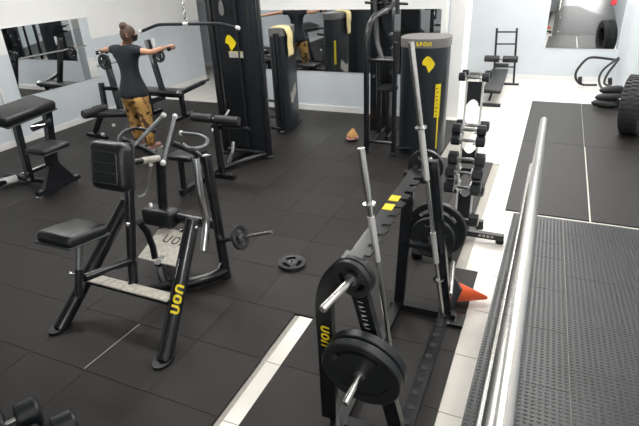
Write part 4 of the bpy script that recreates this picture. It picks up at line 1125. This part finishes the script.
for i in range(10):
    th = PI * .74 * i / 9
    for j in range(n1):
        a = 2 * PI * j / n1; fr_ = math.sin(a)
        t2 = th if fr_ < .35 else th * (1 - .42 * (fr_ - .35) / .65)
        hrm.v.append(hc + Hm @ V(.080 * math.sin(t2) * math.cos(a), .098 * math.sin(t2) * math.sin(a) - .004, .116 * math.cos(t2)))
for i in range(9):
    for j in range(n1): hrm.f.append((i * n1 + j, i * n1 + (j + 1) % n1, (i + 1) * n1 + (j + 1) % n1, (i + 1) * n1 + j))
hro = hrm.build('hair', 'hair', ps, 180)
MB().lathe([(.012, -.05), (.04, -.035), (.052, 0), (.04, .035), (.012, .05)], hc + V(-.022, -.035, .098), V(-.1, -.4, .8), 14).build('hair_bun', 'hair', hro)
# hands: palm and fingers closed round the small dumbbells
for s, hp, el in ((-1, hdL, elL), (1, hdR, elR)):
    d = (hp - el).normalized(); up_ = V(0, 0, 1); sd = d.cross(up_).normalized()
    pcn = hp + d * .045
    pal = MB().rbox(pcn, (.075, .028, .085), .012, Matrix((sd, up_, d)).transposed()).build('hand', 'skin', ps)
    for k in range(4):
        o_ = pcn + sd * (-.03 + k * .02) + d * .04; ln = (.9, 1.0, .97, .8)[k]
        MB().tube([o_, o_ + d * .026 * ln + up_ * -.004, o_ + d * .032 * ln - up_ * .03, o_ + d * .008 - up_ * .048 * ln], [.0095, .009, .0085, .007], 8).build('finger', 'skin', pal)
    o_ = pcn - sd * .035 * s - d * .015
    MB().tube([o_, o_ - sd * .018 * s + d * .02 - up_ * .012, o_ - sd * .006 * s + d * .045 - up_ * .034], [.011, .010, .008], 8).build('thumb', 'skin', pal)
    dumbbell('h', pcn - up_ * .030 + d * .035, 'small black dumbbell held in the %s hand of the person' % ('left' if s < 0 else 'right'), ax=sd, group='hand held dumbbells')
# clothes
sv = [(V(PXc, PYc - .004, .70), (.235, .185)), (V(PXc, PYc - .002, .80), (.232, .182)), (V(PXc, PYc, .93), (.172, .135)), (V(PXc, PYc, 1.04), (.137, .105)), (V(PXc, PYc, 1.20), (.152, .108)), (V(PXc + .004, PYc + .008, 1.335), (.135, .088)), (V(PXc + .008, PYc + .015, 1.385), (.072, .066)),
      (shL + V(-.01, 0, 0), .068), (lerp(shL, elL, .58), .058), (shR + V(.01, 0, 0), .068), (lerp(shR, elR, .58), .058)]
skin_mesh('t_shirt', sv, [(0, 1), (1, 2), (2, 3), (3, 4), (4, 5), (5, 6), (5, 7), (7, 8), (5, 9), (9, 10)], 'shirt')
def loft(mb, rings, seg=18):
    k = len(mb.v)
    for c, rx, ry in rings:
        for j in range(seg):
            a = 2 * PI * j / seg; mb.v.append(V(c.x + rx * math.cos(a), c.y + ry * math.sin(a), c.z))
    for i in range(len(rings) - 1):
        for j in range(seg):
            j2 = (j + 1) % seg; mb.f.append((k + i * seg + j, k + i * seg + j2, k + (i + 1) * seg + j2, k + (i + 1) * seg + j))
    mb.f.append(tuple(k + j for j in reversed(range(seg)))); mb.f.append(tuple(k + (len(rings) - 1) * seg + j for j in range(seg)))
tm = MB()
loft(tm, [(V(PXc, PYc, .92), .145, .115), (V(PXc, PYc, .84), .172, .138), (V(PXc, PYc - .005, .76), .190, .148), (V(PXc, PYc, .70), .192, .14), (V(PXc, PYc, .66), .15, .10)])
for hp_, kn, ft, s in ((hL, kL, fL, -1), (hR, kR, fR, 1)):
    loft(tm, [(hp_ + V(0, 0, -.02), .095, .125), (hp_ + V(.005 * s, 0, -.12), .104, .120), (lerp(hp_, kn, .55), .096, .105), (kn + V(0, 0, .05), .086, .092), (kn + V(0, 0, -.06), .082, .088), (lerp(kn, ft, .5), .080, .082), (ft + V(0, 0, .10), .068, .070), (ft + V(0, 0, .03), .056, .060)])
tm.build('trousers', 'camo', ps, 180)
for fo in (fL, fR):
    sh = MB().rbox((fo.x, fo.y + .06, .045), (.09, .25, .075), .035, None, 4).build('shoe', 'shoe', ps)
    MB().rbox((fo.x, fo.y + .06, .010), (.094, .255, .018), .008).build('sole', 'white_plastic', sh)
